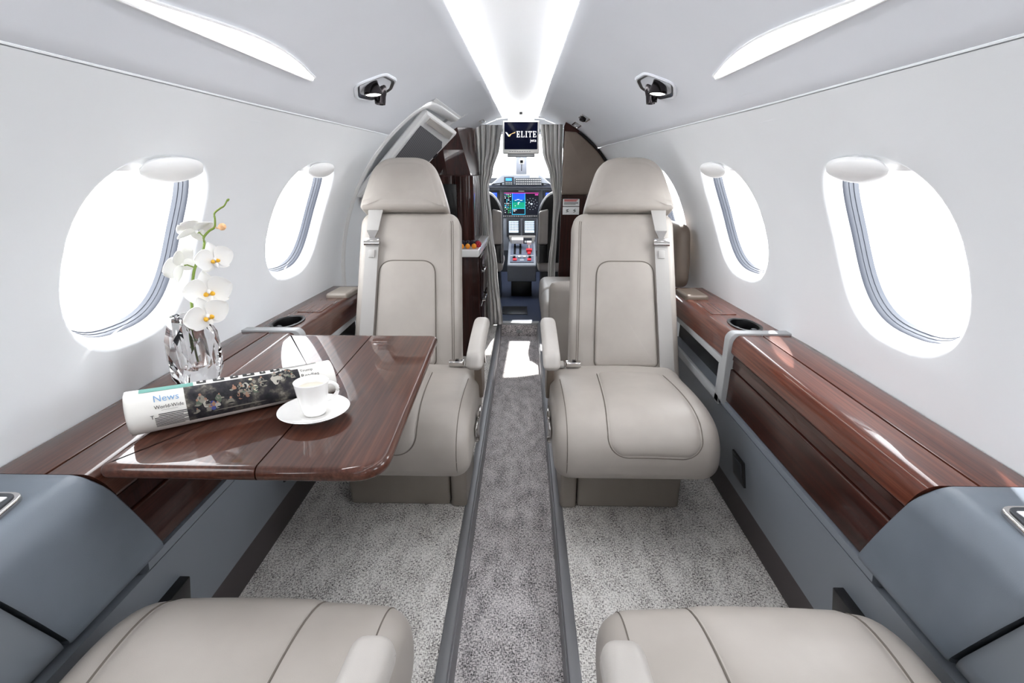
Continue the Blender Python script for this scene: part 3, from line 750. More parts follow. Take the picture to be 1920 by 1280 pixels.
# arch: the thick rounded edge where the cabin lining ends at the door
g = G(); rs = []
path = [(TH0+(THD-.10-TH0)*j/40, 2.10) for j in range(41)]+[(THD-.10+.10*sin(k/8*pi/2), 2.10+.10*(1-cos(k/8*pi/2))) for k in range(1, 9)]+[(THD+.004, 2.2+.6*k/8) for k in range(1, 9)]
for i, (th, y) in enumerate(path):
    a = path[max(0, i-1)]; b = path[min(len(path)-1, i+1)]; d = Vector(((b[0]-a[0])*R0, b[1]-a[1])).normalized(); nx = Vector((-d.y, d.x))  # toward +y / up
    r = []
    for k, dr in ((-.012, .004), (-.010, -.003), (.0, -.007), (.020, -.006), (.040, .004), (.048, .020), (.050, .036)):
        r.append(W(-1, th+nx.x*k/R0*(1 if True else 0), y+nx.y*k, dr))
    rs.append(r)
g.rings(rs, False, False, False); struct(g.build('trim_5', M['white'], None, 50, recalc=False))
# right bulkhead
YB = 3.22
def circ(y, d=0.0, lo=TH0, hi=pi/2, n=40): return [W(1, lo+(hi-lo)*j/n, y, d) for j in range(n+1)]
pl = [Vector((.25, 0, 0)), Vector((.25, 0, 1.33))]
o = [Vector((p.x, p.z)) for p in circ(YB, -.001, TH0, 1.17)]; o = [Vector((.245, 0))]+o+[Vector((.258, 1.295))]
g = G(); g.rings([[Vector((p.x, YB+dy, p.y)) for p in o] for dy in (0, .04)]); struct(g.build('wall_front', M['wood_dk']))
pd = thing('bulkhead_pad', 'brown padded leather panel on the front right bulkhead', 'panel', (.4, YB, 1.05)); off = pd.location.copy()
def wallx(z, d=0.0): return (R0+d)*prof(YB)*sqrt(max(0, 1-((z-ZC)/(R0+d))**2))
zz = [1.262-.348*i/14 for i in range(15)]
o = [Vector((.262, 1.268))]+[Vector((wallx(z, -.02), z)) for z in zz]+[Vector((.252, .914))]
o = densify(o, .02); o2 = []
g = G(); puffg(g, o, -.022, 0, .010, lambda u, v, d: Vector((u-.4, YB+d-YB, v-1.05)), .006, 0); g.build('padding', M['leather_br'], pd)
g = G(); g.tube([Vector((wallx(z, -.010)-.4, -.012, z-1.05)) for z in zz], .006, 8); g.build('edge_trim', M['black'], pd)
def placard(z0, z1, label, kind):
    t = thing('placard', label, 'placard', (.313, YB-.002, (z0+z1)/2)); w = .050; h = (z1-z0)/2
    g = G(); g.box(-w, w, -.0015, .0015, -h, h, .0006); g.build('plate', M['white'], t)
    g = G(); fn = lambda u, v: Vector((u, -.0019, v))
    if kind == 0:
        for k in range(2): rect(g, fn, -w*.86, w*(.8-.15*k), h*(.62-.30*k), h*(.62-.30*k)+.0055, 0)
        for k in range(3): rect(g, fn, -w*.86, w*(.85-.3*(k == 2)), h*(-.02-.27*k), h*(-.02-.27*k)+.003, 1)
    else:
        for k in (-1, 1):
            for j in range(5):
                a = .5+j*.9*k; rect(g, lambda u, v: Vector((k*.022+u*cos(a)-v*sin(a), -.0019, u*sin(a)+v*cos(a)+(j-2)*.003)), -.009, .009, -.001, .001, 1)
    g.build('print', None, t, mats=[M['redink'], M['ink']])
M['redink'] = mat('red ink', (196, 84, 80), .7)
placard(.846, .888, 'white placard with red and black lines, upper of two under the brown pad', 0)
placard(.796, .842, 'white placard with line drawings, lower of two under the brown pad', 1)
# left bulkhead piece behind the galley, header above the passage
o = [Vector((-p.x, p.z)) for p in circ(3.5, .02, TH0, 1.25)]; o = [Vector((-.27, 0))]+o+[Vector((-.25, 1.34))]
g = G(); g.rings([[Vector((p.x, 3.52+dy, p.y)) for p in o] for dy in (0, .03)]); struct(g.build('wall_front', M['wood_dk']))
g = G(); hx = [-.30+.60*i/20 for i in range(21)]
o = [Vector((x, 1.338-.03*(1-(x/.30)**2)*0+.030*cos(x/.30*pi/2))) for x in hx]+[Vector((.36, 1.44)), Vector((-.36, 1.44))]
g.rings([[Vector((p.x, y, p.y)) for p in o] for y in (3.47, 3.54)]); struct(g.build('trim_6', M['white']))
# step up to the flight deck
g = G(); g.box(-.139, .139, 3.575, 3.585, -.10, -.012, 0); struct(g.build('trim_7', M['carpet_a']))
g = G(); g.box(-.145, .145, 3.57, 3.62, -.016, .004, .004); struct(g.build('trim_8', M['frame_gy']))
g = G(); g.box(-.022, .022, 3.570, 3.575, -.075, -.053, .002); tag(g.build('step_plate', M['frame_gy']), 'small grey plate on the carpeted step riser at the aisle end', 'plate')
g = G(); g.box(-.62, .62, 3.58, 5.7, -.14, -.002, 0); struct(g.build('floor_front', M['floor_fd']))
t = thing('floor_hatch', 'dark rectangular hatch in the flight deck floor behind the pedestal', 'hatch', (-.04, 3.93, 0)); g = G(); g.box(-.10, .10, -.12, .12, -.001, .004, .002); g.build('lid', M['black'], t)
for k in range(6):
    g = G(); g.lathe([(.004, .004), (.004, .0055), (.002, .006)], (-.085+.034*k, -.10, 0), 10); g.build('screw', M['chrome'], t)

# ------------------------------------------------------------------ galley cabinet with counter and fruit
gc = thing('galley_cabinet', 'tall dark wood galley cabinet behind the left seat', 'cabinet', (-.42, 3.1, 0)); off = Vector((-.42, 3.1, 0))
wd = M['wood_dk']
g = G(); g.box(-.64, -.222, 2.86, 3.46, 0, .605, .006, fn=lambda p: p-off); g.build('lower_body', wd, gc)
g = G(); g.box(-.222, -.216, 2.90, 3.42, .05, .30, .003, fn=lambda p: p-off); dw = g.build('lower_door', wd, gc)
g = G(); g.tube([Vector(p)-off for p in ((-.215, 2.93, .33), (-.200, 2.94, .33), (-.200, 3.12, .33), (-.215, 3.13, .33))], .006, 10); g.build('handle', M['chrome'], dw)
g = G(); g.box(-.222, -.216, 2.90, 3.42, .33, .58, .003, fn=lambda p: p-off); dw = g.build('drawer', wd, gc)
g = G(); g.tube([Vector(p)-off for p in ((-.215, 2.93, .50), (-.202, 2.94, .50), (-.202, 3.06, .50), (-.215, 3.07, .50))], .005, 10); g.build('handle', M['chrome'], dw)
co = rpoly([(-.66, 2.80), (-.217, 2.80), (-.200, 3.46), (-.66, 3.46)], [.0, .015, .01, 0], 5)
g = G(); puffg(g, co, .600, .642, .008, lambda u, v, d: Vector((u, v, d))-off); g.build('counter', M['gloss_white'], gc)
# centre cupboard with rounded fluted front
fr = [(-.66, 3.46), (-.66, 2.97), (-.47, 2.965), (-.455, 2.95), (-.415, 2.945), (-.375, 2.95), (-.365, 2.962), (-.355, 2.95), (-.315, 2.942), (-.275, 2.95), (-.255, 2.975), (-.252, 3.46)]
fr = densify(rpoly(fr, [0, 0, .01, .01, .03, .01, .004, .01, .03, .02, .02, 0], 5), .03)
g = G(); g.rings([[Vector((p.x, p.y, z))-off for p in inset(fr, k)] for k, z in ((.004, .642), (0, .646), (0, 1.022), (.006, 1.028))]); g.build('cupboard', wd, gc)
g = G(); g.box(-.42, -.345, 2.936, 2.948, .78, .98, .004, fn=lambda p: p-off); g.build('appliance_glass', M['black'], gc)
# upper cabinet: facets leaning in toward the ceiling
up = [[(-.63, 3.46), (-.63, 2.99), (-.40, 2.99), (-.272, 3.02), (-.262, 3.46)], [(-.60, 3.46), (-.60, 2.99), (-.42, 2.99), (-.312, 3.03), (-.275, 3.46)], [(-.50, 3.46), (-.50, 2.985), (-.40, 2.985), (-.350, 3.04), (-.285, 3.46)]]
g = G(); g.rings([[Vector((x, y, z))-off for x, y in r] for r, z in zip(up, (1.026, 1.16, 1.30))]); g.build('upper_body', wd, gc, 12)
FR = [('orange', 'mandarin', (240, 150, 30), .017), ('berry', 'blackberry', (34, 22, 40), .012), ('raspberry', 'raspberry', (176, 24, 50), .012)]
for nm, _, c, r in FR: M[nm] = mat(nm+' skin', c, .35)
def berry(nm, m, p, r, label, cat, group):
    t = thing(nm, label, cat, p, 0, group); g = G()
    if nm == 'golden_berry':
        g.lathe([(r*sin(pi*k/10)+.0001, -r*cos(pi*k/10)) for k in range(11)], (0, 0, r), 20); g.build('fruit', m, t)
        g = G(); g.lathe([(.001, 0), (.005, .001), (.002, .003)], (0, 0, 2*r-.001), 6); g.build('calyx', M['stemgr'], t)
    else:
        for k in range(26):
            a = k*2.4; z = 1-2*(k+.5)/26; q = sqrt(1-z*z); c = Vector((q*cos(a), q*sin(a), z))*r*.78+Vector((0, 0, r))
            g.lathe([(r*.36*sin(pi*j/5)+.0001, -r*.36*cos(pi*j/5)) for j in range(6)], c, 7)
        g.build('fruit', m, t, 80)
    return t
M['stemgr'] = mat('green stem', (124, 148, 62), .5)
spots = [('golden_berry', 'orange', -.315, 2.835), ('golden_berry', 'orange', -.281, 2.838), ('golden_berry', 'orange', -.247, 2.842), ('golden_berry', 'orange', -.35, 2.84),
         ('blackberry', 'berry', -.318, 2.875), ('blackberry', 'berry', -.290, 2.878), ('blackberry', 'berry', -.262, 2.878), ('raspberry', 'raspberry', -.228, 2.862), ('blackberry', 'berry', -.232, 2.895), ('raspberry', 'raspberry', -.345, 2.88)]
LB = {'golden_berry': ('orange golden berry in the front row on the white galley counter', 'golden berries on the galley counter'),
      'blackberry': ('dark blackberry behind the orange fruit on the galley counter', 'blackberries on the galley counter'),
      'raspberry': ('red raspberry at an end of the fruit on the galley counter', 'raspberries on the galley counter')}
for nm, mk, x, y in spots:
    r = .0138 if nm == 'golden_berry' else .0175; y += 0 if nm == 'golden_berry' else (.045 if y > 2.87 and y < 2.89 else .03)
    berry(nm, M[mk], (x, y, .6415), r, LB[nm][0], 'fruit', LB[nm][1])

# ------------------------------------------------------------------ curtains
def curtain(name, label, keys, y0, ph):
    ks = keys; g = G(); rs = []; nz = 40; nu = 60
    for i in range(nz+1):
        z = ks[0][0]+(ks[-1][0]-ks[0][0])*i/nz
        for a, b in zip(ks, ks[1:]):
            if a[0] >= z >= b[0]:
                t = (a[0]-z)/(a[0]-b[0]); t = t*t*(3-2*t); xl = a[1]+(b[1]-a[1])*t; xr = a[2]+(b[2]-a[2])*t; break
        w = abs(xr-xl); amp = min(.030, .012+.10*max(0, .20-w))
        row = []
        for side in (0, 1):
            for j in (range(nu+1) if side == 0 else range(nu, -1, -1)):
                u = j/nu; p = u*2*pi*5.5+ph+.6*sin(3*z)
                row.append(Vector((xl+(xr-xl)*u+.006*sin(p*1.0+1), y0+amp*sin(p)+.2*amp*sin(2.3*p+z*4)+side*.003, z)))
        rs.append(row)
    g.rings(rs); o = g.build(name, M['cloth'], None, 80); return tag(o, label, 'curtain', 'flight deck curtains')
curtain('curtain', 'grey striped curtain gathered beside the galley cabinet', [(1.325, -.30, -.108), (1.20, -.29, -.126), (1.04, -.275, -.176), (.95, -.27, -.205), (.70, -.265, -.185), (.40, -.262, -.150), (.012, -.285, -.112)], 3.505, .4)
curtain('curtain', 'grey striped curtain hanging against the right bulkhead beside the placards', [(1.318, .118, .268), (1.18, .135, .268), (1.00, .190, .268), (.88, .218, .262), (.70, .215, .245), (.45, .195, .238), (.012, .180, .236)], 3.39, 1.3)

# ------------------------------------------------------------------ side facing seat by the right wall
ss = thing('side_facing_seat', 'pale leather side facing seat by the right wall, behind the far right seat', 'seat', (.40, 2.76, 0)); off = Vector((.40, 2.76, 0))
def sbox(nm, x0, x1, y0, y1, z0, z1, r, m): g = G(); g.box(x0, x1, y0, y1, z0, z1, r, 5, fn=lambda p: p-off); return g.build(nm, m, ss, 60)
sbox('seat_cushion', .125, .64, 2.455, 2.80, .25, .435, .045, M['leather_gy']); sbox('seat_cushion', .125, .64, 2.803, 3.17, .25, .43, .045, M['leather_gy'])
sbox('base', .17, .64, 2.44, 3.19, 0, .25, .01, M['leather_dk'])
sbox('end_panel', .150, .655, 2.36, 2.452, 0, .552, .042, M['leather'])
bp = densify(rpoly([(2.02, .60), (3.16, .60), (3.16, .85), (2.04, .85)], .05, 7), .04)
g = G(); puffg(g, bp, .632, .690, .022, lambda u, v, d: Vector((d-.06*max(0, v-.7)-.03*(u-2.0), u, v))-off, .008, 0); g.build('back_pad', M['leather_br'], ss, 60)

# ------------------------------------------------------------------ monitor with logo
M['screen'] = emit('dark navy screen', (9, 12, 30), .5); M['logo_w'] = emit('white logo', (244, 244, 246), .9); M['logo_g'] = emit('gold logo', (214, 176, 120), .8); M['grey_pl'] = mat('pale grey plastic', (232, 231, 228), .4)
M['screen'].node_tree.nodes['Principled BSDF'].inputs['Roughness'].default_value = .12; M['screen'].node_tree.nodes['Principled BSDF'].inputs['Specular IOR Level'].default_value = .06
YM = 3.40; mc = at(976.5, 257, YM)
mn = thing('ceiling_monitor', 'small ceiling monitor showing a logo on dark navy above the passage', 'monitor', mc)
px = lambda x, y, d=0.0: at(x, y, YM-d)-mc
def pbox(g, x0, x1, y0, y1, d0, d1, r, mi=0):
    a = px(x0, y0); b = px(x1, y1); g.box(a.x, b.x, -d1, -d0, b.z, a.z, r, 3, mi)
g = G(); pbox(g, 942.5, 1010.5, 226, 288.5, -.03, .006, .006); g.build('housing', M['grey_pl'], mn)
g = G(); pbox(g, 945.5, 1007.5, 229, 280, .004, .0075, .001); sc = g.build('screen', M['screen'], mn)
fn = lambda x, y: Vector((px(x, y).x, -.0082, px(x, y).z))
g = G()
def poly(g, pts, mi=0): g.add([fn(*p) for p in pts], [tuple(range(len(pts)))], mi)
# wing mark
poly(g, [(947.5, 247.5), (950.5, 248.5), (953.8, 253.0), (953.2, 256.0)], 0); poly(g, [(953.2, 256.0), (953.8, 253.0), (966.5, 247.2), (965.5, 249.5), (959.0, 251.5), (956.0, 256.2)], 1)
def letter(ch, x, y0=246.2, y1=257.2):
    w = 6.2; s = 1.55; k = .6; h = y1-y0
    R_ = lambda a, b, c, d: poly(g, [(x+a, y0+b), (x+c, y0+b), (x+c, y0+d), (x+a, y0+d)], 0)
    if ch in 'EL':
        R_(.8, 0, .8+s, h); R_(0, 0, 3.4, k); R_(0, h-k, w, h); R_(w-.8, h-2.9, w, h)
        if ch == 'E': R_(0, 0, w-.2, k); R_(w-.9, 0, w-.2, 2.6); R_(.8, h*.46, w-1.6, h*.46+k); R_(w-2.2, h*.36, w-1.6, h*.64)
    if ch == 'I': R_(1.0, 0, 1.0+s, h); R_(0, 0, 3.9, k); R_(0, h-k, 3.9, h)
    if ch == 'T': R_(2.4, 0, 2.4+s, h); R_(0, 0, 6.8, k); R_(0, 0, .75, 2.8); R_(6.05, 0, 6.8, 2.8); R_(1.5, h-k, 5.2, h)
for ch, x in zip('ELITE', (968.7, 976.9, 985.0, 990.6, 999.1)): letter(ch, x)
vs, fs = text('jets', 8.2); W_ = max(v.x for v in vs); g.add([fn(1005.3-(W_-v.x), 265.8-v.y) for v in vs], fs, 0)
g.build('logo', None, sc, mats=[M['logo_w'], M['logo_g']], recalc=False)
g = G()
for k in range(9): pbox(g, 955+4.6*k, 958+4.6*k, 283.2, 284.6, .0055, .0068, .0002)
g.build('control_row', M['frame_gy'], mn)
g = G(); pbox(g, 952, 1002, 206, 226.5, -.05, -.012, .008); mt = g.build('mount', M['white'], mn)
g = G(); pbox(g, 966, 988, 208, 215, -.012, -.009, .002); g.build('camera_cover', M['grey_pl'], mt); g = G(); pbox(g, 974, 979.5, 209.5, 214, -.009, -.006, .002); g.build('camera_lens', M['black'], mt)
g = G(); pbox(g, 951, 1003, 288.5, 294.5, -.05, .0, .006); g.build('reader', M['frame_gy'], mn)

# ------------------------------------------------------------------ flight deck
g = G()
for sx in (-1, 1):
    rs = []
    for i in range(12):
        y = 3.55+2.1*i/11; hi = .50 if y > 4.35 else pi/2
        rs.append([W(sx, TH0+(hi-TH0)*j/20, y, .0) for j in range(21)])
    n0 = [r for r in rs if True]
    g2 = G(); g2.rings(rs[:5], False, False, False); g2.rings([[W(sx, TH0+(.44-TH0)*j/14, y, 0) for j in range(15)] for y in [4.3+1.3*i/8 for i in range(9)]], False, False, False)
    struct(g2.build('wall_front', M['fd_lining'], recalc=False))
g = G(); g.box(-.55, .55, 5.58, 5.62, -.1, .98, 0); struct(g.build('wall_front', M['dkgrey']))
wsd = bpy.data.objects.new('window_12', None)
wsd.name = 'window_12'; COL.objects.link(wsd); wsd.location = (0, 5.0, 1.1); wsd['kind'] = 'structure'; wo = Vector((0, 5.0, 1.1))
def nose(u, v, d=0.0):
    a = W(1, pi/2-abs(u)*1.13, 4.32, d); a.x *= (1 if u > 0 else -1)
    b = Vector(((.58+d)*sin(u*pi/2), 4.32+(1.15+d)*cos(u*pi/2), .945))
    p = a.lerp(b, v); p.z += .05*sin(pi*v); return p-wo
for sgn in (-1, 1):
    g = G(); rs = [[nose(sgn*(.06+.94*j/16), .04+.96*i/10) for j in range(17)] for i in range(11)]; g.rings(rs, False, False, False); g.build('pane', M['pane'], wsd, recalc=False)
g = G(); g.rings([[nose(u, v, d) for u, d in ((-.06, -.012), (.06, -.012), (.065, .02), (-.065, .02))] for v in [i/10 for i in range(11)]]); g.build('centre_post', M['fd_lining'], wsd)
g = G(); g.rings([[nose(-1+2*j/24, v, d) for j in range(25)] for v, d in ((-.02, .02), (-.02, -.02), (.05, -.02), (.06, .01))], False, False, False); g.build('window_frame', M['fd_lining'], wsd)
cp = thing('compass', 'small standby compass hanging on the windshield centre post', 'compass', at(978, 303, 4.6)); g = G(); g.box(-.02, .02, -.02, .02, -.022, .022, .006); g.build('body', M['grey_pl'], cp); g = G(); g.box(-.012, .012, -.024, -.018, -.010, .012, .002); g.build('dial', M['black'], cp); g = G(); g.box(-.004, .004, -.01, .01, -.075, -.02, .002); g.build('bracket', M['dkgrey'], cp); g = G(); g.tube([Vector((0, 0, .02)), Vector((0, .06, .30))], .006, 8); g.build('hanger', M['fd_lining'], cp)
YP = 4.90; ic = Vector((0, YP, .70))
ip = thing('instrument_panel', 'flight deck instrument panel with lit displays beyond the curtains', 'instrument panel', ic)
ipx = lambda x, y: at(x, y, YP)-ic
def ibox(x0, x1, y0, y1, d0, d1, r, m, nm, par=ip):
    a = ipx(x0, y0); b = ipx(x1, y1); g = G(); g.box(a.x, b.x, -d1, -d0, b.z, a.z, r, 2); return g.build(nm, m, par)
g = G(); a = ipx(888, 352); b = ipx(1072, 470); g.box(a.x, b.x, 0, .05, b.z, a.z, .006); g.build('fascia', M['fd_panel'], ip)
g = G(); g.box(-.47, .47, -.10, .30, ipx(975, 350).z, ipx(975, 345.5).z, .01); g.build('glareshield', M['fd_dark'], ip)
g = G(); o = [ipx(920, 346.5), ipx(942, 327), ipx(1013, 327), ipx(1034, 346.5)]; o = rpoly([(p.x, p.z) for p in o], .02, 5); puffg(g, o, -.115, .05, .008, XZ); hp = g.build('guidance_panel', M['fd_panel'], ip)
def gr(nm, m, par, items, Yd, mats=None):
    g = G()
    for it in items:
        x0, x1, y0, y1 = it[:4]; mi = it[4] if len(it) > 4 else 0
        rect(g, lambda u, v: Vector((ipx(u, v).x, -Yd, ipx(u, v).z)), x0, x1, y0, y1, mi)
    return g.build(nm, m, par, mats=mats, recalc=False)
M['fdw'] = emit('white symbol', (232, 238, 245), .8); M['fdb'] = emit('blue display', (30, 80, 215), .9); M['fdg'] = emit('green display', (10, 130, 100), .9); M['fdk'] = emit('black display', (8, 12, 26), .3); M['fdc'] = emit('cyan line', (60, 190, 225), .9); M['fdl'] = emit('pale lit display', (196, 214, 234), .95); M['fdm'] = emit('magenta line', (190, 60, 150), .8); M['fdlg'] = emit('lime symbol', (70, 220, 110), .9)
rp = ibox(946, 964, 331, 347.5, .115, .121, .003, M['dkgrey'], 'radio_panel'); gr('radio_display', M['fdl2'], rp, [(949, 960, 333.5, 338.5)], .1215); gr('radio_keys', M['frame_gy'], rp, [(949+3.2*k, 951+3.2*k, 341+2.6*j, 342.3+2.6*j) for k in range(4) for j in range(2)], .1215)
kp = ibox(966, 1014, 333.5, 347, .115, .121, .003, M['dkgrey'], 'mode_keypad'); gr('mode_keys', M['grey_pl'], kp, [(968+3.9*k, 970.6+3.9*k, 335.5+4*j, 336.8+4*j) for k in range(12) for j in range(3)], .1215)
lp_ = ibox(993, 1009, 328.5, 333, .115, .119, .001, M['grey_pl'], 'name_plate')
for x0, x1 in ((939, 942), (1015, 1018.5)): ibox(x0, x1, 343, 347, .115, .12, .001, M['black'], 'light_knob')
def display(x0, x1, y0, y1, kind):
    bz = ibox(x0, x1, y0, y1, .0, .014, .004, M['dkgrey'], 'display')
    return bz
mf = display(939.5, 1015, 356.5, 407, 0)
it = [(945, 1010, 361, 402, 3), (945, 1010, 361, 362.4, 6), (961, 984, 362.5, 379, 1), (961, 984, 374, 390, 2), (961, 984, 391, 401, 3)]
it += [(960, 984.6, 390.2, 391, 4), (960, 960.8, 362, 402, 4), (984, 984.8, 362, 402, 4), (960, 984.6, 401.2, 402, 4)]
random.seed(3)
for j in range(11):
    for k in range(4):
        if random.random() < .75: it.append((946.5+3.2*k, 946.5+3.2*k+random.uniform(1, 2.4), 363.5+3.4*j, 363.5+3.4*j+random.uniform(.8, 1.9), random.choice([0, 0, 5, 0, 4])))
it += [(965, 968.5, 374.8, 375.8, 0), (969, 974, 373.4, 374.4, 0), (975, 979.5, 374.8, 375.8, 0), (971, 972.3, 379, 383.5, 0), (972, 975, 378.6, 379.6, 0), (965.5, 967, 385, 386, 0), (962, 969, 392.5, 393.5, 0), (963, 966, 395, 396, 0), (1003, 1009, 363.5, 366, 6)]
for k in range(24):
    a = 2*pi*k/24
    if k % 2: it.append((996.5+10.6*cos(a)-.4, 996.5+10.6*cos(a)+.4, 382+10.6*sin(a)-.4, 382+10.6*sin(a)+.4, 0))
    if k % 3 == 0: it.append((996.5+6*cos(a)-.35, 996.5+6*cos(a)+.35, 382+6*sin(a)-.35, 382+6*sin(a)+.35, 0))
it += [(995.8, 997.2, 380.5, 384, 0), (994, 999, 381.4, 382.2, 0), (991, 993, 379, 380.5, 0)]
gr('screen', None, mf, [x if len(x) > 4 else x+(0,) for x in it[:1]], .0145, [M['fdw'], M['fdb'], M['fdg'], M['fdk'], M['fdc'], M['fdlg'], M['fdm']])
gr('map_graphics', None, mf, it[1:5], .0150, [M['fdw'], M['fdb'], M['fdg'], M['fdk'], M['fdc'], M['fdlg'], M['fdm']])
gr('display_symbols', None, mf, it[5:], .0155, [M['fdw'], M['fdb'], M['fdg'], M['fdk'], M['fdc'], M['fdlg'], M['fdm']])
for x0, x1 in ((890, 937), (1018, 1070)):
    d = display(x0, x1, 356.5, 407, 1); gr('screen', None, d, [(x0+5, x1-5, 361, 402, 1), (x0+5, x1-5, 380, 402, 2), (x0+6, x1-6, 362, 364, 0)], .0145, [M['fdw'], M['fdb'], M['fdg']])
for x0 in (950, 979.5):
    d = display(x0, x0+26, 409.5, 443.5, 2); gr('screen', M['fdl'], d, [(x0+4.5, x0+22, 414, 435.5)], .0145)
    gr('touch_keys', M['dkgrey'], d, [(x0+5.5+2.9*k, x0+7.4+2.9*k, 415.5+3.5*j, 417.2+3.5*j) for k in range(6) for j in range(5)]+[(x0+5.5, x0+10, 438.5, 440.5), (x0+17, x0+21, 438.5, 440.5)], .0150)
gr('bezel_keys', M['grey_pl'], mf, [(944+3.4*k, 945.6+3.4*k, 404, 405.2) for k in range(20)], .0145)
ibox(972, 983, 357.5, 359, .014, .015, .0005, M['grey_pl'], 'maker_strip')
# pedestal
ped = thing('control_pedestal', 'grey control pedestal with red lever between the pilot seats', 'pedestal', (.012, 4.45, 0)); po_ = Vector((.012, 4.45, 0))
g = G(); sd = [(4.395, .135), (4.375, .275), (4.39, .29), (4.62, .350), (4.88, .418), (4.88, .135)]; sd = rpoly(sd, [.01, .015, .015, .03, 0, 0], 5)
g.rings([[Vector((x, y, z))-po_ for y, z in [(q.x, q.y) for q in inset(sd, k)]] for x, k in ((-.113, .008), (-.108, 0), (.132, 0), (.137, .008))]); g.build('body', M['fd_panel'], ped)
g = G(); g.box(-.08, .10, 4.43, 4.86, 0, .137, .004, fn=lambda p: p-po_); g.build('foot', M['black'], ped)
ps = lambda x, s, h: Vector((x, 4.40+s*.46, .2935+s*.121))+Vector((0, -.25, .968))*h-po_
def psl(nm, m, x0, x1, s0, s1, h0, h1, par=ped):
    g = G(); g.rings([[ps(x, s, h) for x, s in ((x0, s0), (x1, s0), (x1, s1), (x0, s1))] for h in (h0, h1)]); return g.build(nm, m, par)
pf = psl('face_plate', M['fd_plate'], -.09, .115, .03, .98, -.002, .006)
psl('divider', M['grey_pl'], -.09, .115, .30, .315, .005, .008)
for x in (-.055, -.005):
    s_ = psl('lever_slot', M['black'], x-.008, x+.012, .38, .72, .005, .008)
    g = G(); g.rings([[ps(q, .70, h)+Vector((0, .0, 0)) for q in (x-.006, x+.010)]+[ps(q, .74, h) for q in (x+.010, x-.006)] for h in (.0, .055)]); lv = g.build('thrust_lever', M['black'], ped)
    psl('lever_grip', M['white'], x-.027, x+.028, .66, .80, .05, .085, lv)
g = G(); g.tube([ps(.075, .55, .0), ps(.075, .60, .05)], .006, 8); rl = g.build('flap_lever', M['grey_pl'], ped); psl('red_grip', M['redg'], .050, .102, .46, .54, .012, .03, rl); psl('red_gate', M['redg'], .062, .090, .36, .50, .005, .016, rl); psl('lever_top', M['white'], .055, .097, .60, .68, .05, .075, rl)
for x in (-.05, .075): psl('guarded_button', M['redg'], x-.015, x+.017, .08, .17, .005, .013)
for k in range(4): psl('rotary_knob', M['black'] if k in (0, 3) else M['grey_pl'], -.068+.046*k, -.045+.046*k, .20, .255, .005, .018)
for k in range(7): psl('marking', M['white'], -.07+.025*k, -.055+.025*k, .275, .287, .005, .0066)
psl('marking', M['white'], -.005, .03, .10, .115, .005, .0066); psl('marking', M['white'], -.005, .03, .13, .14, .005, .0066)
g = G(); g.rings([[Vector((x, y, z))-po_ for x, z in [(-.11, .472), (.135, .472), (.11, .385), (-.085, .385)]] for y in (4.82, 4.885)]); cn = g.build('console_neck', M['leather_gy'], ped)
g = G(); g.rings([[Vector((x, y, z))-po_ for x, z in [(-.078, .458), (.103, .458), (.098, .392), (-.073, .392)]] for y in (4.81, 4.822)]); gp2 = g.build('switch_panel', M['dkgrey'], ped)
for k in range(5):
    g = G(); g.box(-.062+.032*k, -.045+.032*k, 4.802, 4.812, .415, .433, .002, fn=lambda p: p-po_); g.build('switch', M['grey_pl'], gp2)
# pilot seats
def pilot(sx, nm):
    t = thing('pilot_seat', 'black pilot seat with pale grey armrest pad, %s of the pedestal' % nm, 'seat', (sx*.33, 4.2, 0), 0, 'pilot seats'); o_ = Vector((sx*.33, 4.2, 0))
    F = lambda u, v, d: Vector((sx*u, 4.12+d-(v-.4)*.12, v))-o_
    bo = densify(rpoly([(.135, .33), (.52, .33), (.52, .80), (.43, .905), (.22, .905), (.135, .78)], [.03, .03, .08, .08, .09, .09], 8), .03)
    g = G(); puffg(g, bo, -.02, .10, .03, F, .01, .01); g.build('backrest', M['black'], t, 60)
    g = G(); g.tube([F(p.x, p.y, -.012) for p in inset(bo, .012)], .005, 8, closed=True); g.build('edge_piping', M['frame_gy'], t)
    ar = densify(rpoly([(.142, .505), (.214, .505), (.214, .775), (.142, .755)], .016, 5), .03); g = G(); puffg(g, ar, -.085, -.02, .014, F, .004, 0); g.build('armrest_pad', M['leather_gy'], t, 60)
    g = G(); g.box(.15, .205, 4.03, 4.11, .36, .50, .01, fn=lambda p: Vector((sx*p.x, p.y, p.z))-o_); g.build('armrest_hinge', M['black'], t)
    g = G(); g.box(.14, .52, 4.10, 4.56, .27, .36, .035, 4, fn=lambda p: Vector((sx*p.x, p.y, p.z))-o_); g.build('seat_cushion', M['leather_gy'], t, 60)
    g = G(); g.box(.17, .49, 4.16, 4.50, .10, .275, .02, fn=lambda p: Vector((sx*p.x, p.y, p.z))-o_); g.build('pedestal', M['dkgrey'], t)
    g = G(); g.box(.17, .20, 4.05, 4.60, -.002, .10, .005, fn=lambda p: Vector((sx*p.x, p.y, p.z))-o_); g.build('floor_rail', M['black'], t)
    g = G(); g.box(.46, .49, 4.05, 4.60, -.002, .10, .005, fn=lambda p: Vector((sx*p.x, p.y, p.z))-o_); g.build('floor_rail', M['black'], t)
pilot(-1, 'left'); pilot(1, 'right')

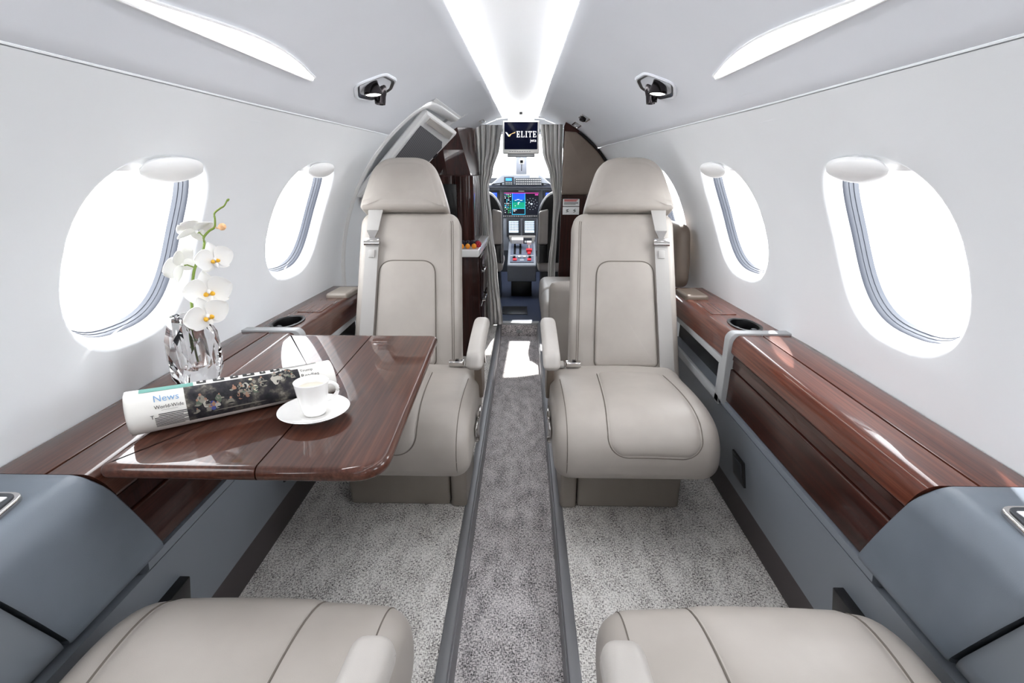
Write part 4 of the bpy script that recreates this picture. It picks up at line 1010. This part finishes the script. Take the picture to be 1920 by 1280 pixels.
# ------------------------------------------------------------------ vase, orchid, newspaper, cup
VX, VY, VZ = -.648, .977, .6172
va = G(); prf = [(.030, 0, 0), (.046, .034, .5), (.0525, .078, 0), (.049, .115, .5), (.034, .150, 0), (.0315, .157, 0)]
nf = 8; rs = []
for k, (r, z, ph) in enumerate(prf): rs.append([Vector((r*(1+.05*sin(3*j+k*2))*cos(2*pi*(j+ph)/nf), r*(1+.05*sin(3*j+k*2))*sin(2*pi*(j+ph)/nf), z+(.006*sin(2.3*j+k) if 0 < k < 4 else 0))) for j in range(nf)])
vs = [v for r in rs for v in r]; fs = [tuple(range(nf))[::-1]]
for i_ in range(len(rs)-1):
    ph0, ph1 = prf[i_][2], prf[i_+1][2]
    for j in range(nf):
        k = (j+1) % nf; a, b, c, d = i_*nf+j, i_*nf+k, (i_+1)*nf+k, (i_+1)*nf+j
        if ph0 == ph1: fs.append((a, b, c, d))
        elif ph1 > ph0: fs += [(a, b, d), (b, c, d)]
        else: fs += [(a, b, c), (a, c, d)]
b0 = len(vs); m = 16; top = (len(rs)-1)*nf
vs += [Vector((.021*cos(2*pi*j/m), .021*sin(2*pi*j/m), .157)) for j in range(m)]+[Vector((.019*cos(2*pi*j/m), .019*sin(2*pi*j/m), .055)) for j in range(m)]+[Vector((.010*cos(2*pi*j/m), .010*sin(2*pi*j/m), .050)) for j in range(m)]
for j in range(nf):
    k = (j+1) % nf; fs += [(top+j, top+k, b0+2*j+1), (top+j, b0+2*j+1, b0+2*j), (top+k, b0+(2*j+2) % m, b0+2*j+1)]
for r in range(2):
    for j in range(m): k = (j+1) % m; fs.append((b0+r*m+j, b0+r*m+k, b0+(r+1)*m+k, b0+(r+1)*m+j))
fs.append(tuple(b0+2*m+j for j in range(m)))
vz = mesh('vase', vs, fs, M['glass'], None, 12); vz.location = (VX, VY, VZ); vz.rotation_euler = (0, 0, .35)
tag(vz, 'faceted clear crystal vase on the left console below the window', 'vase')
M['petal'] = mat('white petal', (250, 249, 246), .55); M['petal'].node_tree.nodes['Principled BSDF'].inputs['Subsurface Weight'].default_value = .15; M['petal'].node_tree.nodes['Principled BSDF'].inputs['Subsurface Radius'].default_value = (.004, .004, .003)
M['lip'] = mat('yellow lip', (236, 180, 40), .5); M['bud'] = mat('peach bud', (240, 190, 140), .5); M['stemdk'] = mat('dark green stem', (70, 92, 52), .5)
orc = thing('orchid_spray', 'white orchid spray with five blooms standing in the crystal vase', 'flower', (VX, VY, .672)); oo = orc.location.copy()
OY = .965
oat = lambda x, y, d=0.0: at(x, y, OY+d)-oo
stem = [Vector((0, 0, .006)), Vector((.002, -.003, .06)), oat(361, 597), oat(359, 560), oat(362, 520), oat(367, 498), oat(380, 472), oat(383, 455), oat(382, 445), oat(392, 433), oat(402, 426), oat(403, 412), oat(402, 400), oat(412, 391), oat(420, 386), oat(425, 377)]
g = G(); pth = smooth_path(stem, 5); nP = len(pth); g.tube(pth, [.0032-.0018*k/(nP-1) for k in range(nP)], 8); st = g.build('stem', M['stemgr'], orc)
g = G(); g.lathe([(.0002, 0), (.0018, .001), (.0022, .003), (.0014, .006), (.0002, .007)], oat(425, 377), 10, axis=(.4, 0, .3)); g.build('tip_bud', M['stemgr'], orc)
g = G(); g.tube([oat(403, 426), oat(409, 428), oat(413, 425)], .0012, 6); g.build('bud_stalk', M['bud'], orc)
g = G(); g.lathe([(.0003, -.008), (.005, -.005), (.0068, 0), (.005, .005), (.0003, .008)], oat(416.5, 425), 14, axis=(.6, 0, .3)); g.build('bud', M['bud'], orc)
for a, b in (((0, 0, .05), (.012, -.006, .05)), ((0, 0, .065), (-.010, -.004, .075)), ((.001, 0, .035), (-.008, .004, .030))):
    g = G(); g.tube([Vector(a), Vector(b)], .0016, 6); g.build('stem_node', M['stemdk'], orc)
def petal(L_, Wd, cup, curl, nx=8, ny=10):
    top_, bot = [], []
    for i in range(ny+1):
        v = i/ny; w = Wd*(sin(pi*min(1, v**.75*.97+.02))**.62)
        for j in range(nx+1):
            u = -1+2*j/nx; x = u*w; y = L_*v; z = cup*(u*u)*w+curl*v*v*L_+.05*Wd*sin(5*v+3*u)*v
            top_.append(Vector((x, y, z+.0005))); bot.append(Vector((x, y, z-.0005)))
    n = nx+1; N_ = len(top_); f = []
    for i in range(ny):
        for j in range(nx):
            a = i*n+j; f += [(a, a+1, a+n+1, a+n), (N_+a, N_+a+n, N_+a+n+1, N_+a+1)]
    per = [j for j in range(n)]+[i*n+nx for i in range(1, ny+1)]+[ny*n+j for j in range(nx-1, -1, -1)]+[i*n for i in range(ny-1, 0, -1)]
    for k in range(len(per)): a, b = per[k], per[(k+1) % len(per)]; f.append((a, N_+a, N_+b, b))
    return top_+bot, f
def bloom(c, facing, roll, s, stalk):
    z = Vector(facing).normalized(); up = Vector((0, 0, 1)); x = up.cross(z).normalized(); y = z.cross(x)
    Mx = Matrix((x, y, z)).transposed() @ Matrix.Rotation(roll, 3, 'Z')
    g = G(); g.lathe([(.0002, -.006*s), (.003*s, -.003*s), (.004*s, .004*s), (.0025*s, .009*s), (.0002, .010*s)], (0, 0, 0), 10); fl = mesh('flower', [Mx @ v+c for v in g.v], g.f, M['petal'], orc, 60)
    for ang, L_, Wd, cup, curl, nm in ((0, .034, .013, .25, -.12, 'sepal'), (2*pi*.36, .034, .0125, .25, -.15, 'sepal'), (-2*pi*.36, .034, .0125, .25, -.15, 'sepal'), (1.38, .038, .023, .10, .08, 'petal'), (-1.38, .038, .023, .10, .08, 'petal')):
        vs, f = petal(L_*s, Wd*s, cup, curl); Rz = Matrix.Rotation(ang, 3, 'Z'); dz = .002 if nm == 'petal' else 0
        mesh(nm, [Mx @ (Rz @ (v+Vector((0, .002*s, dz))))+c for v in vs], f, M['petal'], fl, 60)
    g = G()
    for k in (-1, 1): g.lathe([(.0002, 0), (.0042*s, .003*s), (.0034*s, .007*s), (.0002, .009*s)], (k*.0035*s, -.004*s, .004*s), 10, mi=0, axis=(k*.45, .1, 1))
    g.lathe([(.0002, 0), (.0048*s, .004*s), (.003*s, .011*s), (.0002, .015*s)], (0, -.007*s, .002*s), 10, mi=1, axis=(0, -.8, .7))
    g.v = [Mx @ v+c for v in g.v]; g.build('lip', None, fl, 60, mats=[M['lip'], M['petal']])
    if stalk: gs = G(); gs.tube([stalk, stalk.lerp(c, .6)+Vector((0, 0, .002)), c-z*.005*s], .0013, 6); gs.build('flower_stalk', M['stemgr'], orc)
bloom(oat(368, 433, .0), (-.55, .30, .85), .3, .98, oat(382, 444))
bloom(oat(401, 485, -.02), (.75, -.75, -.10), .15, .86, oat(374, 485))
bloom(oat(341, 496, -.005), (-.80, .15, .25), -.5, .98, oat(367, 502))
bloom(oat(391, 545, -.03), (.55, -.90, -.15), .1, 1.06, oat(361, 545))
bloom(oat(387, 590, -.045), (.80, -.70, -.25), .3, 1.04, oat(360, 580))
# newspaper
P0 = Vector((-.622, .752)); DN = Vector((.826, .563)).normalized(); NN = Vector((DN.y, -DN.x)); RN = .0335; LN = .325; ZN = TZ+RN*.93
np_ = thing('newspaper', 'rolled newspaper with a dark front page photograph lying on the folding table', 'newspaper', (P0.x+DN.x*LN/2, P0.y+DN.y*LN/2, TZ)); no = np_.location.copy()
def roll(a, ph, k=1.0):                        # a along the roll, ph from the top toward the camera side
    fl = 1.0+.16*(1-a/LN)**2
    r = RN*k*(1+.025*sin(2*ph+1+a*6))*fl
    q = P0+DN*a+NN*(r*1.06*sin(ph)); z = ZN+(fl-1)*RN+r*.93*cos(ph)*(1 if cos(ph) > -.6 else 1.0)
    return Vector((q.x, q.y, max(z, TZ+.0006+(1-k)*.01)))-no
nA = 24; nP = 48
g = G(); g.rings([[roll(LN*i_/nA, 2*pi*j/nP) for j in range(nP)] for i_ in range(nA+1)], True, False, False)
for k, da in ((.985, .002), (.93, -.004), (.86, .004), (.78, -.003), (.70, .003), (.60, 0), (.48, .003)):
    g.rings([[roll(LN*i_/2*(1+2*da)+(0 if i_ else -da), 2*pi*j/nP+k*9, k) for j in range(nP)] for i_ in range(3)], True, False, False)
g.build('sheets', M['paper'], np_, 60)
def pr(u, v, h=.0007): # u along roll (m), v downward arc (m from the top)
    p = roll(u, v/RN); q = roll(u, v/RN, 1.02); return p+(q-p).normalized()*h
def ppatch(nm, m, u0, u1, v0, v1, par=np_, h=.0005):
    g = G(); rect(g, lambda u, v: pr(u, v, h), u0, u1, v0, v1, 0, max(1, int((u1-u0)/.01)), max(1, int((v1-v0)/.003))); return g.build(nm, m, par, recalc=False)
def ptext(g, s, u, v, size, mi=0):
    vs, fs = text(s, size); g.add([pr(u+p.x, v-p.y, .0009) for p in vs], fs, mi)
def photo_mat():
    m = mat('printed night photograph', (40, 40, 46), .8); v = coords(m)
    n1 = noise(m, v, 46, 4, .6); n2 = noise(m, coords(m, (1, 1, 1.4)), 120, 2, .5)
    a = ramp(m, n1, [(.35, (22, 22, 28)), (.50, (46, 44, 50)), (.60, (92, 88, 82)), (.72, (170, 165, 152))]); b = ramp(m, n2, [(.3, (40, 44, 40)), (.5, (90, 84, 86)), (.7, (190, 184, 176))])
    base(m, mixc(m, a, b, .35, 'OVERLAY')); return m
M['photo'] = photo_mat()
ph_ = ppatch('front_photo', M['photo'], .080, .264, .008, .072)
# small blurred figures of the news photograph: pale and coloured shapes
random.seed(11); g = G(); FM = [mat('print %d' % k, c, .8) for k, c in enumerate([(172, 168, 158), (128, 124, 114), (84, 94, 80), (150, 112, 92), (66, 76, 140), (206, 202, 180), (24, 24, 30)])]
def blob(u, v, ru, rv, mi, n=14):
    k0 = random.uniform(0, 6); g.add([pr(u+ru*cos(a)*(1+.18*sin(3*a+k0)), v+rv*sin(a)*(1+.18*cos(2*a+k0)), .0009) for a in [2*pi*i_/n for i_ in range(n)]], [tuple(range(n))], mi)
for q in range(46):
    u = random.uniform(.09, .256); v = .050-(u-.09)*.20+random.uniform(-.013, .010); k_ = random.uniform(.5, 1.0); mi = random.choice([1, 1, 2, 3, 6, 6, 0, 6, 2])
    blob(u, v, .0058*k_, .0066*k_, mi)
    if mi != 6: blob(u+random.uniform(-.002, .002), v-.0075*k_, .0022*k_, .0025*k_, 3); blob(u+random.uniform(-.006, .006), v+.003, .0055*k_, .0015, random.choice([mi, 6, 1]))
for u, v, sc_, mi in ((.118, .050, 1, 4), (.128, .040, .8, 2), (.172, .026, .9, 0), (.222, .024, 1.2, 0), (.234, .021, 1.1, 1), (.187, .033, .7, 5)): blob(u, v, .0062*sc_, .0075*sc_, mi)
blob(.182, .014, .003, .003, 5); blob(.16, .060, .04, .0012, 1)
g.build('photo_figures', None, ph_, mats=FM, recalc=False)
ppatch('corner_photo', mat('printed teal photograph', (96, 150, 140), .8), .018, .095, -.006, .008)
g = G(); ptext(g, 'News', .036, .028, .0155, 1); ptext(g, 'World-Wide', .036, .039, .0078)
for k in range(9): rect(g, lambda u, v: pr(u, v, .0009), .034+(.006 if k < 2 else 0), .080-.006*(k % 3 == 2), .047+.0028*k, .0483+.0028*k, 0, 4)
ptext(g, 'T', .0285, .054, .009); rect(g, lambda u, v: pr(u, v, .0009), .045, .068, .0415, .0418, 0, 3)
vv = .018
for s_, z_ in (('Trump', .0085), ('Readies', .0105), ('R', .012), ('T', .012)): ptext(g, s_, .266, vv, z_); vv += .0125
for k in range(4): rect(g, lambda u, v: pr(u, v, .0009), .266, .295, .060+.003*k, .0613+.003*k, 0, 3)
for k, (u, w) in enumerate(((.10, .018), (.125, .022), (.152, .016), (.172, .024), (.20, .012), (.218, .020))):
    rect(g, lambda u_, v_: pr(u_, v_, .0009), u, u+w*.3, -.012, .004, 0, 2, 5); rect(g, lambda u_, v_: pr(u_, v_, .0009), u, u+w*.8, .000, .004, 0, 3, 2); rect(g, lambda u_, v_: pr(u_, v_, .0009), u+w*.55, u+w*.8, -.010, .002, 0, 2, 4)
for k in range(5): rect(g, lambda u, v: pr(u, v, .0009), .235, .30, -.018+.004*k, -.0165+.004*k, 0, 5)
g.build('print', None, np_, mats=[M['ink'], M['bluink']], recalc=False)
# saucer and cup
sx_, sy_ = -.345, .822
sa = G(); sa.lathe([(.0005, .004), (.022, .004), (.024, .0055), (.030, .006), (.048, .011), (.061, .0165), (.0618, .0158), (.049, .0085), (.036, .003), (.034, .0), (.030, .0), (.029, .002), (.0005, .002)], (0, 0, 0), 48)
so = sa.build('saucer', M['gloss_white'], None, 60); so.location = (sx_, sy_, TZ+.0004); tag(so, 'round white porcelain saucer under the espresso cup on the table', 'saucer')
cu = thing('espresso_cup', 'white porcelain espresso cup standing on a saucer on the table', 'cup', (sx_, sy_+.002, TZ+.0062))
g = G(); g.lathe([(.0005, .002), (.016, .002), (.0175, 0), (.019, .0005), (.0205, .004), (.0235, .018), (.0265, .036), (.0295, .058), (.0300, .061), (.0290, .0615), (.0278, .058), (.0245, .036), (.0215, .018), (.017, .008), (.0005, .006)], (0, 0, 0), 48); g.build('bowl', M['gloss_white'], cu, 60)
hdir = Vector((.80, .60, 0)); hp_ = []
for k in range(13): a = -1.35+2.7*k/12; hp_.append(hdir*(.0255+.019*cos(a))+Vector((0, 0, .036+.016*sin(a))))
g = G(); g.tube([hdir*.0225+Vector((0, 0, .0195))]+hp_+[hdir*.0265+Vector((0, 0, .0525))], .0035, 10); g.build('handle', M['gloss_white'], cu, 60)
g = G(); g.lathe([(.0003, .0), (.0262, .0), (.0262, .0006), (.0003, .0006)], (0, 0, .0475), 40); g.build('coffee', mat('pale milk foam', (226, 220, 206), .4), cu)
